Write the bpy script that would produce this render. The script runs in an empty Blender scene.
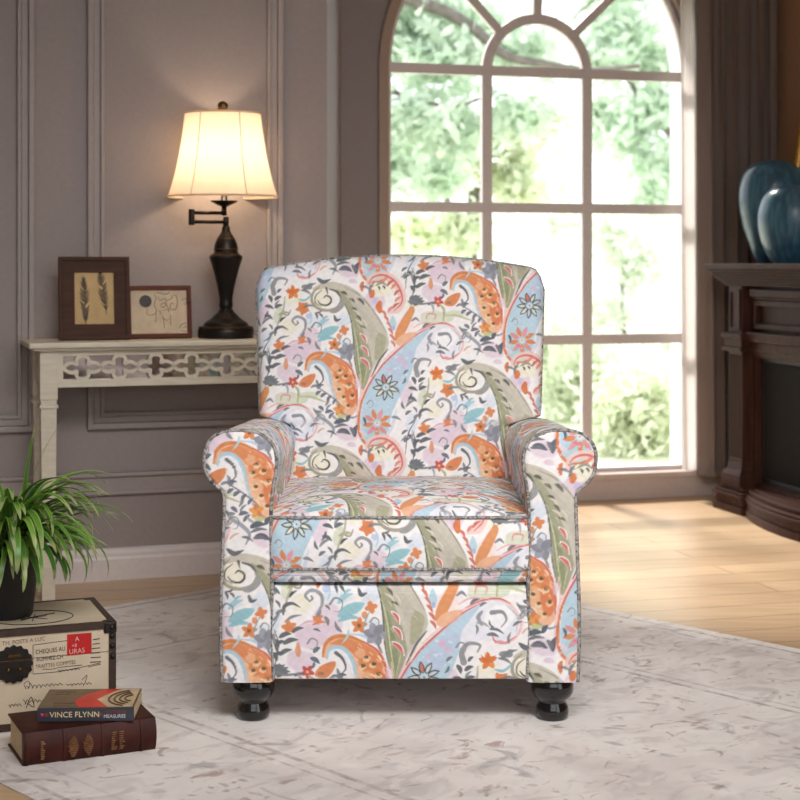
import bpy, bmesh, math, random
import numpy as np
from mathutils import Vector, Matrix

random.seed(11)
SC = bpy.context.scene
COL = SC.collection
PI = math.pi
F = 1600.0                      # focal length in pixels of the 800 x 800 frame

# ---------------------------------------------------------------- scene-building helpers
def lin(r, g, b):
    f = lambda c: (c / 255 / 12.92) if c / 255 < .04045 else ((c / 255 + .055) / 1.055) ** 2.4
    return (f(r), f(g), f(b), 1.0)

def new_mat(name):
    m = bpy.data.materials.new(name); m.use_nodes = True
    return m, m.node_tree, m.node_tree.nodes['Principled BSDF']

def mat(name, rgb, rough=.5, metal=0, var=.12, scale=30, bump=0, spec=.5, stretch=None, coat=0):
    """plain procedural paint / wood / metal: a base colour broken up by noise"""
    m, nt, b = new_mat(name)
    N, L = nt.nodes, nt.links
    tc = N.new('ShaderNodeTexCoord'); mp = N.new('ShaderNodeMapping'); nz = N.new('ShaderNodeTexNoise')
    if stretch: mp.inputs['Scale'].default_value = stretch
    nz.inputs['Scale'].default_value = scale; nz.inputs['Detail'].default_value = 5
    L.new(tc.outputs['Object'], mp.inputs['Vector']); L.new(mp.outputs['Vector'], nz.inputs['Vector'])
    rp = N.new('ShaderNodeValToRGB')
    c = lin(*rgb)
    rp.color_ramp.elements[0].position = .3; rp.color_ramp.elements[1].position = .7
    rp.color_ramp.elements[0].color = tuple(x * (1 - var) for x in c[:3]) + (1,)
    rp.color_ramp.elements[1].color = tuple(min(1, x * (1 + var)) for x in c[:3]) + (1,)
    L.new(nz.outputs['Fac'], rp.inputs['Fac']); L.new(rp.outputs['Color'], b.inputs['Base Color'])
    b.inputs['Roughness'].default_value = rough; b.inputs['Metallic'].default_value = metal
    b.inputs['Specular IOR Level'].default_value = spec; b.inputs['Coat Weight'].default_value = coat
    if bump:
        bp = N.new('ShaderNodeBump'); bp.inputs['Strength'].default_value = bump; bp.inputs['Distance'].default_value = .004
        L.new(nz.outputs['Fac'], bp.inputs['Height']); L.new(bp.outputs['Normal'], b.inputs['Normal'])
    return m

class MB:
    """collects shapes; build() links them as ONE mesh object"""
    def __init__(s): s.v = []; s.f = []; s.sm = []
    def add(s, vs, fs, smooth=False):
        k = len(s.v); s.v += [tuple(map(float, p)) for p in vs]
        s.f += [tuple(i + k for i in f) for f in fs]; s.sm += [smooth] * len(fs)
        return s
    def box(s, x0, x1, y0, y1, z0, z1, rot=None):
        vs = [(x, y, z) for z in (z0, z1) for y in (y0, y1) for x in (x0, x1)]
        if rot is not None: vs = [rot @ Vector(p) for p in vs]
        return s.add(vs, [(0, 2, 3, 1), (4, 5, 7, 6), (0, 1, 5, 4), (2, 6, 7, 3), (0, 4, 6, 2), (1, 3, 7, 5)])
    def lathe(s, prof, c=(0, 0), seg=32, sx=1, sy=1, caps=True, lo=0):
        vs, fs = [], []
        for r, z in prof:
            for k in range(seg):
                a = 2 * PI * k / seg; vs.append((c[0] + sx * r * math.cos(a), c[1] + sy * r * math.sin(a), z))
        for i in range(len(prof) - 1):
            for k in range(seg):
                a, b = i * seg + k, i * seg + (k + 1) % seg
                fs.append((a, b, b + seg, a + seg))
        if caps:
            fs.append(tuple(range(seg))[::-1]); fs.append(tuple((len(prof) - 1) * seg + k for k in range(seg)))
        return s.add(vs, fs, True)
    def tube(s, pts, r, seg=8, closed=False, flat=None, up=(0, 0, 1), caps=True):
        """r: number or list; flat=(a, b): half sizes of a rectangular section"""
        P = [Vector(p) for p in pts]; n = len(P); vs, fs = [], []
        nrm = None
        for i in range(n):
            t = (P[(i + 1) % n] - P[i - 1]) if closed else (P[min(i + 1, n - 1)] - P[max(i - 1, 0)])
            t.normalize()
            if nrm is None:
                u = Vector(up)
                if abs(t.dot(u)) > .95: u = Vector((1, 0, 0)) if abs(t.x) < .9 else Vector((0, 1, 0))
                nrm = (u - t * u.dot(t)).normalized()
            else:
                if flat: nrm = Vector(up)
                nrm = (nrm - t * nrm.dot(t)).normalized()
            bn = t.cross(nrm)
            rr = r[i] if isinstance(r, (list, tuple)) else r
            if flat:
                sec = [(-flat[0], -flat[1]), (flat[0], -flat[1]), (flat[0], flat[1]), (-flat[0], flat[1])]
                for a, b in sec: vs.append(P[i] + bn * a + nrm * b)
            else:
                for k in range(seg):
                    a = 2 * PI * k / seg; vs.append(P[i] + (nrm * math.cos(a) + bn * math.sin(a)) * rr)
        sg = 4 if flat else seg
        for i in range(n if closed else n - 1):
            j = (i + 1) % n
            for k in range(sg):
                fs.append((i * sg + k, i * sg + (k + 1) % sg, j * sg + (k + 1) % sg, j * sg + k))
        if caps and not closed:
            fs.append(tuple(range(sg))[::-1]); fs.append(tuple((n - 1) * sg + k for k in range(sg)))
        return s.add(vs, fs, not flat)
    def prism(s, poly, a, b, axis='y'):
        """poly of 2D points extruded along axis from a to b"""
        def P(p, h): return {'y': (p[0], h, p[1]), 'z': (p[0], p[1], h), 'x': (h, p[0], p[1])}[axis]
        n = len(poly)
        vs = [P(p, a) for p in poly] + [P(p, b) for p in poly]
        fs = [tuple(range(n)), tuple(range(2 * n - 1, n - 1, -1))] + [(i, i + n, (i + 1) % n + n, (i + 1) % n) for i in range(n)]
        return s.add(vs, fs)
    def ring(s, x0, x1, z0, z1, w, y0, y1):
        """rectangular frame in the xz plane, outer x0..x1 z0..z1, bar width w, from y0 to y1"""
        o = [(x0, z0), (x1, z0), (x1, z1), (x0, z1)]; i = [(x0 + w, z0 + w), (x1 - w, z0 + w), (x1 - w, z1 - w), (x0 + w, z1 - w)]
        vs = [(p[0], y, p[1]) for y in (y0, y1) for L in (o, i) for p in L]
        fs = []
        for k in range(4):
            j = (k + 1) % 4
            fs += [(k, j, 4 + j, 4 + k), (8 + k, 12 + k, 12 + j, 8 + j), (k, 8 + k, 8 + j, j), (4 + k, 4 + j, 12 + j, 12 + k)]
        return s.add(vs, fs)
    def ball(s, c, r, seg=12, rings=8, sx=1, sy=1, sz=1):
        vs, fs = [], []
        for i in range(1, rings):
            a = PI * i / rings
            for k in range(seg):
                b = 2 * PI * k / seg
                vs.append((c[0] + sx * r * math.sin(a) * math.cos(b), c[1] + sy * r * math.sin(a) * math.sin(b), c[2] + sz * r * math.cos(a)))
        vs += [(c[0], c[1], c[2] + sz * r), (c[0], c[1], c[2] - sz * r)]
        T, B = len(vs) - 2, len(vs) - 1
        for k in range(seg):
            fs.append((T, k, (k + 1) % seg)); fs.append((B, (rings - 2) * seg + (k + 1) % seg, (rings - 2) * seg + k))
            for i in range(rings - 2): fs.append((i * seg + k, (i + 1) * seg + k, (i + 1) * seg + (k + 1) % seg, i * seg + (k + 1) % seg))
        return s.add(vs, fs, True)
    def build(s, name, m, parent=None, bevel=0, seg=2, loc=None, rot=None, fix=True):
        me = bpy.data.meshes.new(name)
        me.from_pydata(s.v, [], s.f)
        me.polygons.foreach_set('use_smooth', s.sm)
        bm = bmesh.new(); bm.from_mesh(me)
        if fix: bmesh.ops.recalc_face_normals(bm, faces=bm.faces)
        if bevel:
            es = [e for e in bm.edges if len(e.link_faces) == 2 and e.calc_face_angle(0) > .6]
            bmesh.ops.bevel(bm, geom=es, offset=bevel, segments=seg, profile=.6, affect='EDGES', clamp_overlap=True)
        bm.to_mesh(me); bm.free()
        if m: me.materials.append(m)
        o = bpy.data.objects.new(name, me); COL.objects.link(o)
        if parent: o.parent = parent
        if loc is not None: o.location = loc
        if rot is not None: o.rotation_euler = rot
        return o

def np_mesh(name, P, Q, col, m, parent=None, smooth=True):
    """big mesh from arrays: points, quads, per-point colours"""
    me = bpy.data.meshes.new(name)
    P = np.asarray(P, np.float32); Q = np.asarray(Q, np.int32)
    me.vertices.add(len(P)); me.vertices.foreach_set('co', P.ravel())
    me.loops.add(Q.size); me.loops.foreach_set('vertex_index', Q.ravel())
    me.polygons.add(len(Q)); me.polygons.foreach_set('loop_start', np.arange(0, Q.size, Q.shape[1], dtype=np.int32))
    me.polygons.foreach_set('loop_total', np.full(len(Q), Q.shape[1], np.int32))
    me.update(calc_edges=True)
    me.polygons.foreach_set('use_smooth', np.full(len(Q), smooth))
    if col is not None:
        at = me.color_attributes.new('Dye', 'FLOAT_COLOR', 'POINT')
        at.data.foreach_set('color', np.hstack([col, np.ones((len(P), 1))]).astype(np.float32).ravel())
    me.validate(); me.update()
    me.materials.append(m)
    o = bpy.data.objects.new(name, me); COL.objects.link(o)
    if parent: o.parent = parent
    return o

def grid_quads(nr, nc, k=0, flip=False):
    i, j = np.meshgrid(np.arange(nr - 1), np.arange(nc - 1), indexing='ij')
    a = k + i * nc + j
    q = np.stack([a, a + 1, a + nc + 1, a + nc], -1).reshape(-1, 4)
    return q[:, ::-1] if flip else q

def thing(name, label, cat, loc=(0, 0, 0), rz=0, group=None):
    o = bpy.data.objects.new(name, None); COL.objects.link(o)
    o.empty_display_size = .1
    o.location = loc; o.rotation_euler = (0, 0, rz)
    return tag(o, label, cat, group)

def tag(o, label, cat, group=None):
    o['label'] = label; o['category'] = cat
    if group: o['group'] = group
    return o

def structure(o, label=None, cat=None):
    o['kind'] = 'structure'
    if label: o['label'] = label
    if cat: o['category'] = cat
    return o

def text_mesh(name, body, size, m, parent, loc, rot, squash=1.0, extrude=.0006, shear=0):
    cu = bpy.data.curves.new(name, 'FONT'); cu.body = body; cu.size = size; cu.extrude = extrude
    cu.shear = shear; cu.align_x = 'LEFT'; cu.resolution_u = 3
    t = bpy.data.objects.new(name, cu); COL.objects.link(t)
    dg = bpy.context.evaluated_depsgraph_get()
    me = bpy.data.meshes.new_from_object(t.evaluated_get(dg)); me.name = name
    bpy.data.objects.remove(t); bpy.data.curves.remove(cu)
    me.materials.clear(); me.materials.append(m)
    for v in me.vertices: v.co.x *= squash
    o = bpy.data.objects.new(name, me); COL.objects.link(o)
    o.parent = parent; o.location = loc; o.rotation_euler = rot
    return o

# ---------------------------------------------------------------- from photograph pixels to metres
CAM_H, HZ = 1.0, 262.0          # eye height, picture row of the horizon
def floor_pt(px, py):
    Y = F * CAM_H / (py - HZ); return Vector(((px - 400) / F * Y, Y, 0))
class Frame:
    """an upright plane through (ox, oy), x axis at angle a in plan, y axis going away into the wall"""
    def __init__(s, ox, oy, deg):
        s.o = Vector((ox, oy)); s.a = math.radians(deg)
        s.d = Vector((math.cos(s.a), math.sin(s.a))); s.n = Vector((-s.d.y, s.d.x))
    def x(s, px, off=0):
        r = Vector(((px - 400) / F, 1.0))
        t = ((s.o + s.n * off).dot(s.n)) / r.dot(s.n)
        return (r * t - s.o).dot(s.d)
    def Y(s, px, off=0):
        r = Vector(((px - 400) / F, 1.0)); return ((s.o + s.n * off).dot(s.n)) / r.dot(s.n)
    def z(s, px, py, off=0): return CAM_H - (py - HZ) * s.Y(px, off) / F
    def w(s, x, y, z=0):
        p = s.o + s.d * x + s.n * y; return Vector((p.x, p.y, z))
WL = Frame(-1.058, 4.985, 19)       # panelled wall behind the console table
WB = Frame(.769, 6.72, 16)          # window wall
FP = Frame(1.286, 6.53, -74)        # fireplace front, along the right-hand wall
TB = Frame(-1.059, 4.706, 19)       # console table front
TR = Frame(-.62, 3.475, 21)         # trunk front, origin at its right corner
# ---------------------------------------------------------------- paisley cloth: a half-drop repeat painted with numpy
PS = 0.6                      # canvas pixels per pattern unit
CW, CH = 773.0, 853.0         # repeat cell in pattern units (half-drop: next column is 427 lower)
NW, NH = int(CW * PS), int(CH * PS)
canvas = np.ones((NH, NW, 3)) * (np.array([238, 234, 235]) / 255.0)
prng = np.random.RandomState(7)

def spl(pts, closed=False, n=26):
    p = np.array(pts, float)
    if len(p) < 3 and not closed:
        t = np.linspace(0, 1, n * 2)[:, None]
        return p[0] * (1 - t) + p[-1] * t
    q = np.vstack([p[-1], p, p[0], p[1]]) if closed else np.vstack([2 * p[0] - p[1], p, 2 * p[-1] - p[-2]])
    out = []
    for i in range(1, len(q) - 2):
        a, b, c, d = q[i - 1], q[i], q[i + 1], q[i + 2]
        t = np.linspace(0, 1, n, endpoint=False)[:, None]
        out.append(0.5 * (2 * b + (c - a) * t + (2 * a - 5 * b + 4 * c - d) * t ** 2 + (3 * b - a - 3 * c + d) * t ** 3))
    if not closed:
        out.append(p[-1:])
    return np.vstack(out)

def offsets(lo, hi):
    for i in range(-3, 4):
        for j in range(-4, 5):
            o = np.array([i * CW, i * 427.0 + j * CH])
            if (hi + o > -2).all() and (lo + o < np.array([CW, CH]) + 2).all():
                yield o

def paint(lo, hi, cover, col, alpha):
    """cover(x, y) -> coverage 0..1 in pattern units, painted at every lattice place"""
    col = np.array(col) / 255.0
    for o in offsets(lo, hi):
        x0 = max(0, int((lo[0] + o[0]) * PS) - 1); x1 = min(NW, int((hi[0] + o[0]) * PS) + 2)
        y0 = max(0, int((lo[1] + o[1]) * PS) - 1); y1 = min(NH, int((hi[1] + o[1]) * PS) + 2)
        if x1 <= x0 or y1 <= y0:
            continue
        gx, gy = np.meshgrid((np.arange(x0, x1) + .5) / PS - o[0], (np.arange(y0, y1) + .5) / PS - o[1])
        a = (cover(gx, gy) * alpha)[..., None]
        canvas[y0:y1, x0:x1] = canvas[y0:y1, x0:x1] * (1 - a) + col * a

def stroke(pts, w, col, taper=1, alpha=0.95, closed=False):
    s = spl(pts, closed)
    t = np.linspace(0, 1, len(s))
    r = np.full(len(s), w / 2.0)
    if taper == 1: r = r * (0.35 + 0.65 * np.sin(np.pi * np.clip(t, .02, .98)) ** .7)
    if taper == 2: r = r * (1 - 0.8 * t)
    if taper == 3: r = r * (0.2 + 0.8 * np.sin(np.pi * t ** .8))
    lo, hi = s.min(0) - w, s.max(0) + w
    def cover(gx, gy):
        d = np.full(gx.shape, 1e9)
        for k in range(len(s)):
            d = np.minimum(d, np.hypot(gx - s[k, 0], gy - s[k, 1]) - r[k])
        return np.clip(.5 - d * PS / 1.3, 0, 1)
    paint(lo, hi, cover, col, alpha)

def fill(pts, col, alpha=0.95, smooth=True, soft=1.0):
    s = spl(pts, True) if smooth else np.array(pts, float)
    e = np.roll(s, -1, 0)
    lo, hi = s.min(0) - soft * 2, s.max(0) + soft * 2
    def cover(gx, gy):
        ins = np.zeros(gx.shape, bool); d = np.full(gx.shape, 1e9)
        for (ax, ay), (bx, by) in zip(s, e):
            c = (ay > gy) != (by > gy)
            ins ^= c & (gx < (bx - ax) * (gy - ay) / (by - ay + 1e-12) + ax)
            L = (bx - ax) ** 2 + (by - ay) ** 2 + 1e-9
            u = np.clip(((gx - ax) * (bx - ax) + (gy - ay) * (by - ay)) / L, 0, 1)
            d = np.minimum(d, np.hypot(gx - ax - u * (bx - ax), gy - ay - u * (by - ay)))
        return np.clip(.5 + np.where(ins, d, -d) * PS / (1.3 * soft), 0, 1)
    paint(lo, hi, cover, col, alpha)

def blob(x, y, rx, ry, col, alpha=.8, soft=1.0, wob=.18):
    k = np.linspace(0, 2 * np.pi, 9)[:-1]
    r = 1 + wob * (prng.rand(8) - .5) * 2
    fill(list(zip(x + rx * r * np.cos(k), y + ry * r * np.sin(k))), col, alpha, True, soft)

def leaf(x0, y0, x1, y1, w, col, alpha=.95, bend=.12):
    mx, my = (x0 + x1) / 2 + (y1 - y0) * bend, (y0 + y1) / 2 - (x1 - x0) * bend
    stroke([(x0, y0), (mx, my), (x1, y1)], w, col, 3, alpha)

def petals(cx, cy, r, n, col, w, rot=0, r0=.25, alpha=.95):
    for k in range(n):
        a = rot + 2 * np.pi * k / n
        c = col[k % len(col)] if isinstance(col, list) else col
        leaf(cx + r * r0 * np.cos(a), cy + r * r0 * np.sin(a), cx + r * np.cos(a), cy + r * np.sin(a), w, c, alpha, .03)

GREY, SLATE, DARK = (122, 126, 132), (88, 94, 102), (62, 66, 70)
OLIVE, BEIGE, GREEN = (158, 158, 124), (198, 190, 172), (138, 144, 104)
ORANGE, PEACH, CORAL, PINK = (232, 126, 66), (242, 176, 134), (222, 104, 92), (236, 178, 186)
SKY, CYAN, LILAC, CREAM, WHITE = (172, 206, 226), (130, 192, 204), (222, 198, 216), (238, 232, 208), (244, 242, 244)

def c2(*p): return [(x + 453, y + 400) for x, y in p]
def c3(*p): return [(x, y + 427) for x, y in p]

# watery blotches of the ground
for a in ((300, 450, 62, 62), (225, 525, 75, 55), (180, 640, 60, 52), (250, 517, 90, 45), (640, 250, 55, 60), (30, 300, 40, 60), (500, 90, 60, 40)):
    blob(*a, LILAC, .8, 5)
for a in ((200, 245, 50, 34), (350, 240, 62, 60), (180, 390, 50, 40), (690, 180, 60, 50), (240, 830, 60, 26), (60, 700, 40, 30)):
    blob(*a, CREAM, .85, 4)
for a in ((190, 765, 95, 34), (300, 745, 70, 14), (120, 330, 24, 50)):
    blob(*a, (206, 214, 184), .8, 3)
for a in ((470, 360, 34, 44), (60, 460, 30, 60), (600, 30, 50, 30), (330, 370, 60, 26), (470, 500, 50, 40), (30, 170, 30, 50)):
    blob(*a, (214, 224, 238), .9, 5)
blob(640, 235, 16, 40, (196, 180, 226), .7, 3); blob(285, 335, 16, 16, (170, 186, 230), .8, 3)
blob(30, 820, 46, 60, (246, 222, 218), .9, 4)

# --- blue paisley
tail = c2((395, 60), (450, 5), (520, -22), (590, -10), (640, 40), (640, 110), (590, 150), (530, 150), (470, 150), (410, 190))
fill(tail, (226, 226, 238)); blob(1013, 455, 60, 55, WHITE, .7, 3)
body = c2((480, 0), (400, 45), (310, 120), (220, 205), (150, 310), (118, 420), (115, 530), (150, 590), (215, 592), (255, 540), (275, 450), (310, 370), (360, 280), (392, 190), (405, 110), (440, 60))
fill(body, SKY)
fill(c2((330, 130), (250, 210), (230, 260), (300, 280), (370, 200), (395, 120)), (178, 196, 226), .8, True, 4)
blob(640, 950, 55, 50, (158, 206, 214), .8, 4)
for x, y, r in ((320, 160, 17), (345, 190, 12), (265, 215, 10), (370, 60, 14)): blob(453 + x, 400 + y, r, r * .8, (232, 170, 200), .85, 2)
for k in range(16): blob(453 + 290 + prng.randint(-60, 70), 400 + 190 + prng.randint(-70, 80), 5, 5, (206, 226, 238), .8)
stroke(c2((300, 420), (280, 500), (260, 545)), 20, (200, 214, 236), 1, .8)
petals(698, 705, 68, 9, DARK, 25, .3, .3); petals(698, 705, 61, 9, [CREAM, (214, 226, 214), (200, 214, 220)], 14, .3, .38)
petals(698, 705, 62, 1, CORAL, 15, 4.5, .4); blob(698, 705, 9, 9, CREAM); blob(698, 705, 5, 5, SLATE)
petals(653, 890, 74, 9, [ORANGE, (226, 132, 130), ORANGE, (230, 140, 150)], 24, .2, .3); blob(653, 890, 10, 10, CREAM); blob(653, 890, 5, 5, CORAL)
edge = c2((480, -8), (400, 38), (310, 112), (222, 196), (158, 290), (118, 380), (103, 470), (108, 545), (145, 598), (210, 602), (258, 552))
stroke([(x - 12, y - 4) for x, y in edge[:8]], 14, (240, 196, 202), 1, .9)
stroke(edge[:7], 11, (220, 92, 100), 1); stroke(edge[4:], 15, (228, 116, 58), 1)
stroke([(x - 6, y - 4) for x, y in edge[1:5]], 5, CREAM, 1)
stroke(c2((440, -2), (520, -26), (590, -14), (640, 34), (655, 85), (630, 135), (585, 158), (545, 150), (532, 122)), 12, (240, 190, 190), 1)
stroke(c2((420, 10), (490, -20), (560, -28), (610, -8)), 9, CORAL, 1); stroke(c2((632, 130), (585, 158), (545, 150), (532, 125)), 8, (226, 110, 90), 1)
stroke(c2((592, -2), (640, 50), (632, 112)), 7, (176, 184, 200), 1)
stroke(c2((490, 25), (474, 50), (488, 82)), 18, (140, 144, 156), 1); stroke(c2((530, 30), (575, 28), (592, 60), (570, 92)), 19, (132, 136, 148), 2)
leaf(*c2((530, 88))[0], *c2((520, 62))[0], 8, SLATE); blob(453 + 532, 400 + 92, 7, 9, SLATE)

# --- olive swirl leaf
lf = [(300, 192), (345, 160), (410, 152), (490, 172), (560, 216), (630, 300), (690, 390), (714, 470), (690, 530), (640, 592), (605, 670), (575, 722), (552, 660), (534, 560), (525, 450), (508, 360), (478, 280), (440, 218), (385, 186), (330, 196)]
fill(lf, BEIGE)
fill([(460, 200), (520, 250), (585, 320), (650, 400), (690, 470), (640, 500), (600, 420), (540, 320)], (190, 182, 166), .85, True, 3)
fill([(430, 196), (492, 240), (540, 318), (572, 400), (602, 480), (622, 560), (622, 612), (580, 716), (553, 660), (535, 560), (524, 440), (502, 330)], OLIVE, .95, True, 2)
fill([(535, 420), (560, 470), (580, 560), (590, 640), (575, 700), (552, 640), (540, 540)], GREEN, .85, True, 2)
fill([(650, 430), (700, 450), (680, 530), (640, 560)], (160, 160, 120), .7, True, 3)
stroke([(512, 350), (540, 460), (556, 580), (574, 700)], 7, (208, 212, 160), 1); stroke([(600, 600), (590, 650), (578, 706)], 5, (200, 200, 150), 1)
stroke([(478, 270), (508, 345), (524, 440), (532, 560), (552, 670)], 8, (90, 98, 84), 1); stroke([(470, 180), (560, 226), (640, 320), (700, 420)], 6, (128, 126, 108), 1)
for a in ((455, 205, 490, 225, 16), (500, 240, 530, 262, 14), (545, 240, 580, 275, 17), (515, 290, 545, 310, 12), (540, 330, 565, 360, 12), (560, 385, 590, 400, 11)): leaf(*a, (92, 92, 76))
for a in ((520, 300, 560, 335, 9), (530, 350, 575, 390, 9), (570, 350, 600, 400, 8)): leaf(*a, (214, 208, 186))
for a in ((560, 425, 596, 480, 19), (566, 488, 606, 545, 20), (562, 552, 614, 612, 22)): leaf(*a, WHITE); leaf(a[0] + 4, a[1] + 4, a[2] - 4, a[3] - 4, a[4] - 6, (224, 92, 84))
stroke([(708, 508), (664, 566), (622, 650)], 11, (92, 96, 98), 1); stroke([(722, 500), (668, 590), (640, 640)], 6, CREAM, 1)
stroke([(338, 178), (304, 212), (300, 258), (335, 294), (388, 304), (436, 286), (456, 246)], 16, (158, 152, 134), 1); stroke([(352, 196), (320, 225), (318, 262), (350, 284)], 7, (110, 108, 96), 1)
stroke([(362, 238), (376, 226), (398, 236), (402, 258), (382, 276), (348, 272), (330, 252)], 10, (70, 72, 68), 1)
stroke([(390, 190), (430, 204), (458, 240)], 11, (80, 82, 74), 1); stroke([(376, 186), (384, 218)], 13, (84, 86, 80), 2)
stroke([(452, 236), (462, 276), (430, 306), (402, 312)], 22, (146, 148, 150), 1)
blob(268, 180, 28, 15, GREY, .9); leaf(250, 200, 318, 160, 18, GREY); blob(290, 168, 14, 10, GREY)
stroke([(325, 132), (358, 152), (398, 138)], 22, SLATE, 3)

# --- orange paisley
fill([(268, 612), (276, 566), (318, 532), (378, 530), (440, 548), (498, 588), (532, 650), (548, 730), (545, 815), (515, 852), (470, 838), (428, 780), (412, 700), (398, 634), (366, 592), (326, 574), (300, 588), (290, 622)], PEACH)
fill([(300, 560), (360, 538), (440, 560), (500, 600), (524, 660), (500, 690), (440, 680), (410, 620), (370, 582), (320, 566)], ORANGE, .9, True, 3)
fill([(490, 680), (535, 690), (542, 780), (510, 810), (480, 740)], (230, 112, 58), .85, True, 4)
blob(430, 600, 22, 20, (242, 176, 128), .8, 2); blob(460, 720, 26, 40, (240, 170, 116), .8, 3)
stroke([(288, 626), (296, 590), (332, 574), (372, 594), (400, 646), (414, 716), (444, 796)], 17, (158, 202, 226), 1); stroke([(300, 630), (318, 596), (346, 600), (376, 640), (396, 720), (420, 780)], 8, (226, 232, 240), 1)
stroke([(270, 616), (282, 562), (322, 532), (384, 532), (446, 556)], 17, (224, 124, 56), 1); stroke([(440, 552), (500, 590), (532, 650), (546, 730), (546, 800)], 12, (222, 92, 72), 1)
stroke([(560, 640), (566, 730), (556, 830)], 8, (240, 190, 170), 1); stroke([(380, 520), (440, 528), (494, 566)], 10, (176, 202, 228), 1)
for x, y in ((485, 648), (440, 655), (450, 716), (506, 692), (475, 756), (500, 800), (522, 748), (455, 620)): blob(x - 3, y + 8, 15, 12, (246, 206, 150), .8); blob(x, y, 10, 8, (74, 56, 40))
for a in ((470, 690, 500, 720, 8), (440, 770, 470, 800, 8), (500, 610, 516, 640, 8)): leaf(*a, (248, 214, 170))
fill([(236, 694), (262, 656), (318, 636), (322, 660), (296, 700), (262, 708)], ORANGE); blob(262, 690, 14, 8, (150, 110, 90))
stroke([(326, 600), (354, 626), (366, 668), (338, 700)], 16, SLATE, 2); leaf(300, 708, 344, 700, 13, GREY); leaf(352, 690, 336, 716, 14, GREY)
stroke([(440, 790), (470, 838), (520, 862), (556, 850)], 11, (140, 144, 160), 1)

# --- coral striped paisley
stroke([(598, 176), (612, 136), (664, 116), (724, 132), (768, 182), (786, 244), (762, 300), (716, 312)], 46, (238, 196, 190), 1, .9)
stroke([(604, 160), (630, 126), (684, 116), (742, 146), (778, 206), (782, 262), (742, 306)], 12, CORAL, 1)
for k, (x, y) in enumerate(((744, 176), (760, 210), (764, 246), (752, 280), (726, 298), (722, 160), (696, 142))): leaf(x - 18, y + 14, x + 18, y - 16, 15, (218, 92, 76) if k % 2 else (230, 128, 110))
blob(660, 190, 46, 40, CREAM, .9, 2); stroke([(640, 172), (676, 156), (708, 176)], 14, (150, 150, 134), 3); stroke([(612, 146), (612, 174), (634, 176)], 9, (190, 160, 150), 1)
leaf(655, 175, 664, 196, 10, DARK); leaf(680, 172, 692, 190, 10, DARK)
for x, y in ((676, 322), (690, 352), (704, 384), (712, 416), (720, 448), (726, 482)): leaf(x - 2, y - 18, x + 22, y + 16, 14, (222, 104, 84))
blob(735, 368, 17, 34, (160, 206, 226)); blob(738, 400, 10, 12, (150, 170, 210))
fill([(744, 460), (760, 390), (828, 286), (852, 302), (824, 372), (776, 462)], (234, 140, 76)); fill([(748, 470), (790, 430), (860, 420), (840, 450), (780, 490)], PEACH)
for a in ((568, 176, 12, 30), (622, 216, 15, 24), (662, 284, 18, 34)): blob(*a, (228, 112, 56), .95)
for a in ((560, 120, 600, 112, 8), (560, 220, 572, 250, 10)): leaf(*a, (196, 190, 214))

# --- sprigs, flowers and curls between the paisleys
stroke([(92, 214), (84, 168), (112, 134), (160, 140), (150, 170)], 28, (140, 142, 148), 2)
for a in ((64, 226, 80, 262, 20), (46, 282, 92, 296, 18), (44, 330, 88, 352, 17), (98, 250, 132, 232, 19), (100, 292, 140, 276, 18), (112, 210, 132, 190, 15), (60, 310, 40, 350, 13)): leaf(*a, SLATE)
stroke([(152, 232), (146, 300), (120, 370), (104, 440)], 11, (176, 172, 140), 1); stroke([(132, 320), (170, 330), (186, 300)], 9, (150, 148, 120), 1); leaf(120, 330, 180, 318, 16, (168, 164, 128)); leaf(128, 366, 160, 340, 12, DARK)
petals(195, 208, 38, 5, [(232, 112, 44), (240, 140, 60)], 24, -2.9, .1); fill([(164, 180), (182, 196), (196, 172), (208, 196), (228, 182), (216, 214), (178, 216)], (234, 108, 40), .95, False)
blob(250, 292, 30, 28, (236, 116, 52), .95); petals(250, 292, 38, 5, ORANGE, 22, .4, .2)
stroke([(222, 244), (262, 250), (304, 212)], 13, CYAN, 3); stroke([(284, 300), (300, 340), (290, 380)], 8, (166, 204, 220), 1)
stroke([(214, 384), (196, 358), (224, 338), (262, 356), (266, 398), (242, 438)], 15, (142, 144, 152), 1); stroke([(214, 384), (226, 372), (220, 360)], 9, GREY, 1); leaf(262, 420, 232, 456, 14, GREY)
blob(246, 460, 18, 15, (234, 118, 62)); petals(250, 456, 24, 3, ORANGE, 14, -.6, .2)
stroke([(102, 440), (108, 404), (140, 392), (174, 408)], 16, SLATE, 3); stroke([(108, 470), (140, 448), (180, 440)], 12, GREY, 3)
petals(128, 492, 32, 5, ORANGE, 22, -3, .1); leaf(140, 512, 188, 494, 18, SLATE)
for a in ((66, 542, 74, 590, 24), (104, 562, 164, 544, 22), (88, 610, 138, 586, 20), (58, 600, 76, 634, 20), (52, 676, 106, 656, 20), (60, 650, 50, 690, 13), (76, 704, 120, 688, 18)): leaf(*a, (92, 98, 104))
stroke([(64, 500), (82, 560), (70, 640), (54, 720)], 6, SLATE, 1); blob(165, 588, 12, 32, (238, 140, 84)); leaf(160, 560, 170, 620, 12, (226, 150, 110))
fill([(332, 448), (352, 410), (400, 388), (446, 392), (420, 428), (372, 446)], (132, 194, 206)); leaf(334, 466, 428, 454, 22, (130, 190, 206)); leaf(334, 392, 394, 352, 24, (150, 200, 214)); leaf(360, 352, 388, 336, 12, CYAN); leaf(380, 500, 350, 560, 10, (160, 206, 226))
petals(474, 408, 26, 4, ORANGE, 22, -1.8, .1); petals(424, 484, 34, 5, (232, 124, 56), 22, -2.7, .1); blob(446, 440, 11, 18, ORANGE); blob(424, 484, 8, 8, (130, 70, 50)); stroke([(470, 420), (452, 460), (440, 500)], 6, (120, 160, 160), 1)
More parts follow.
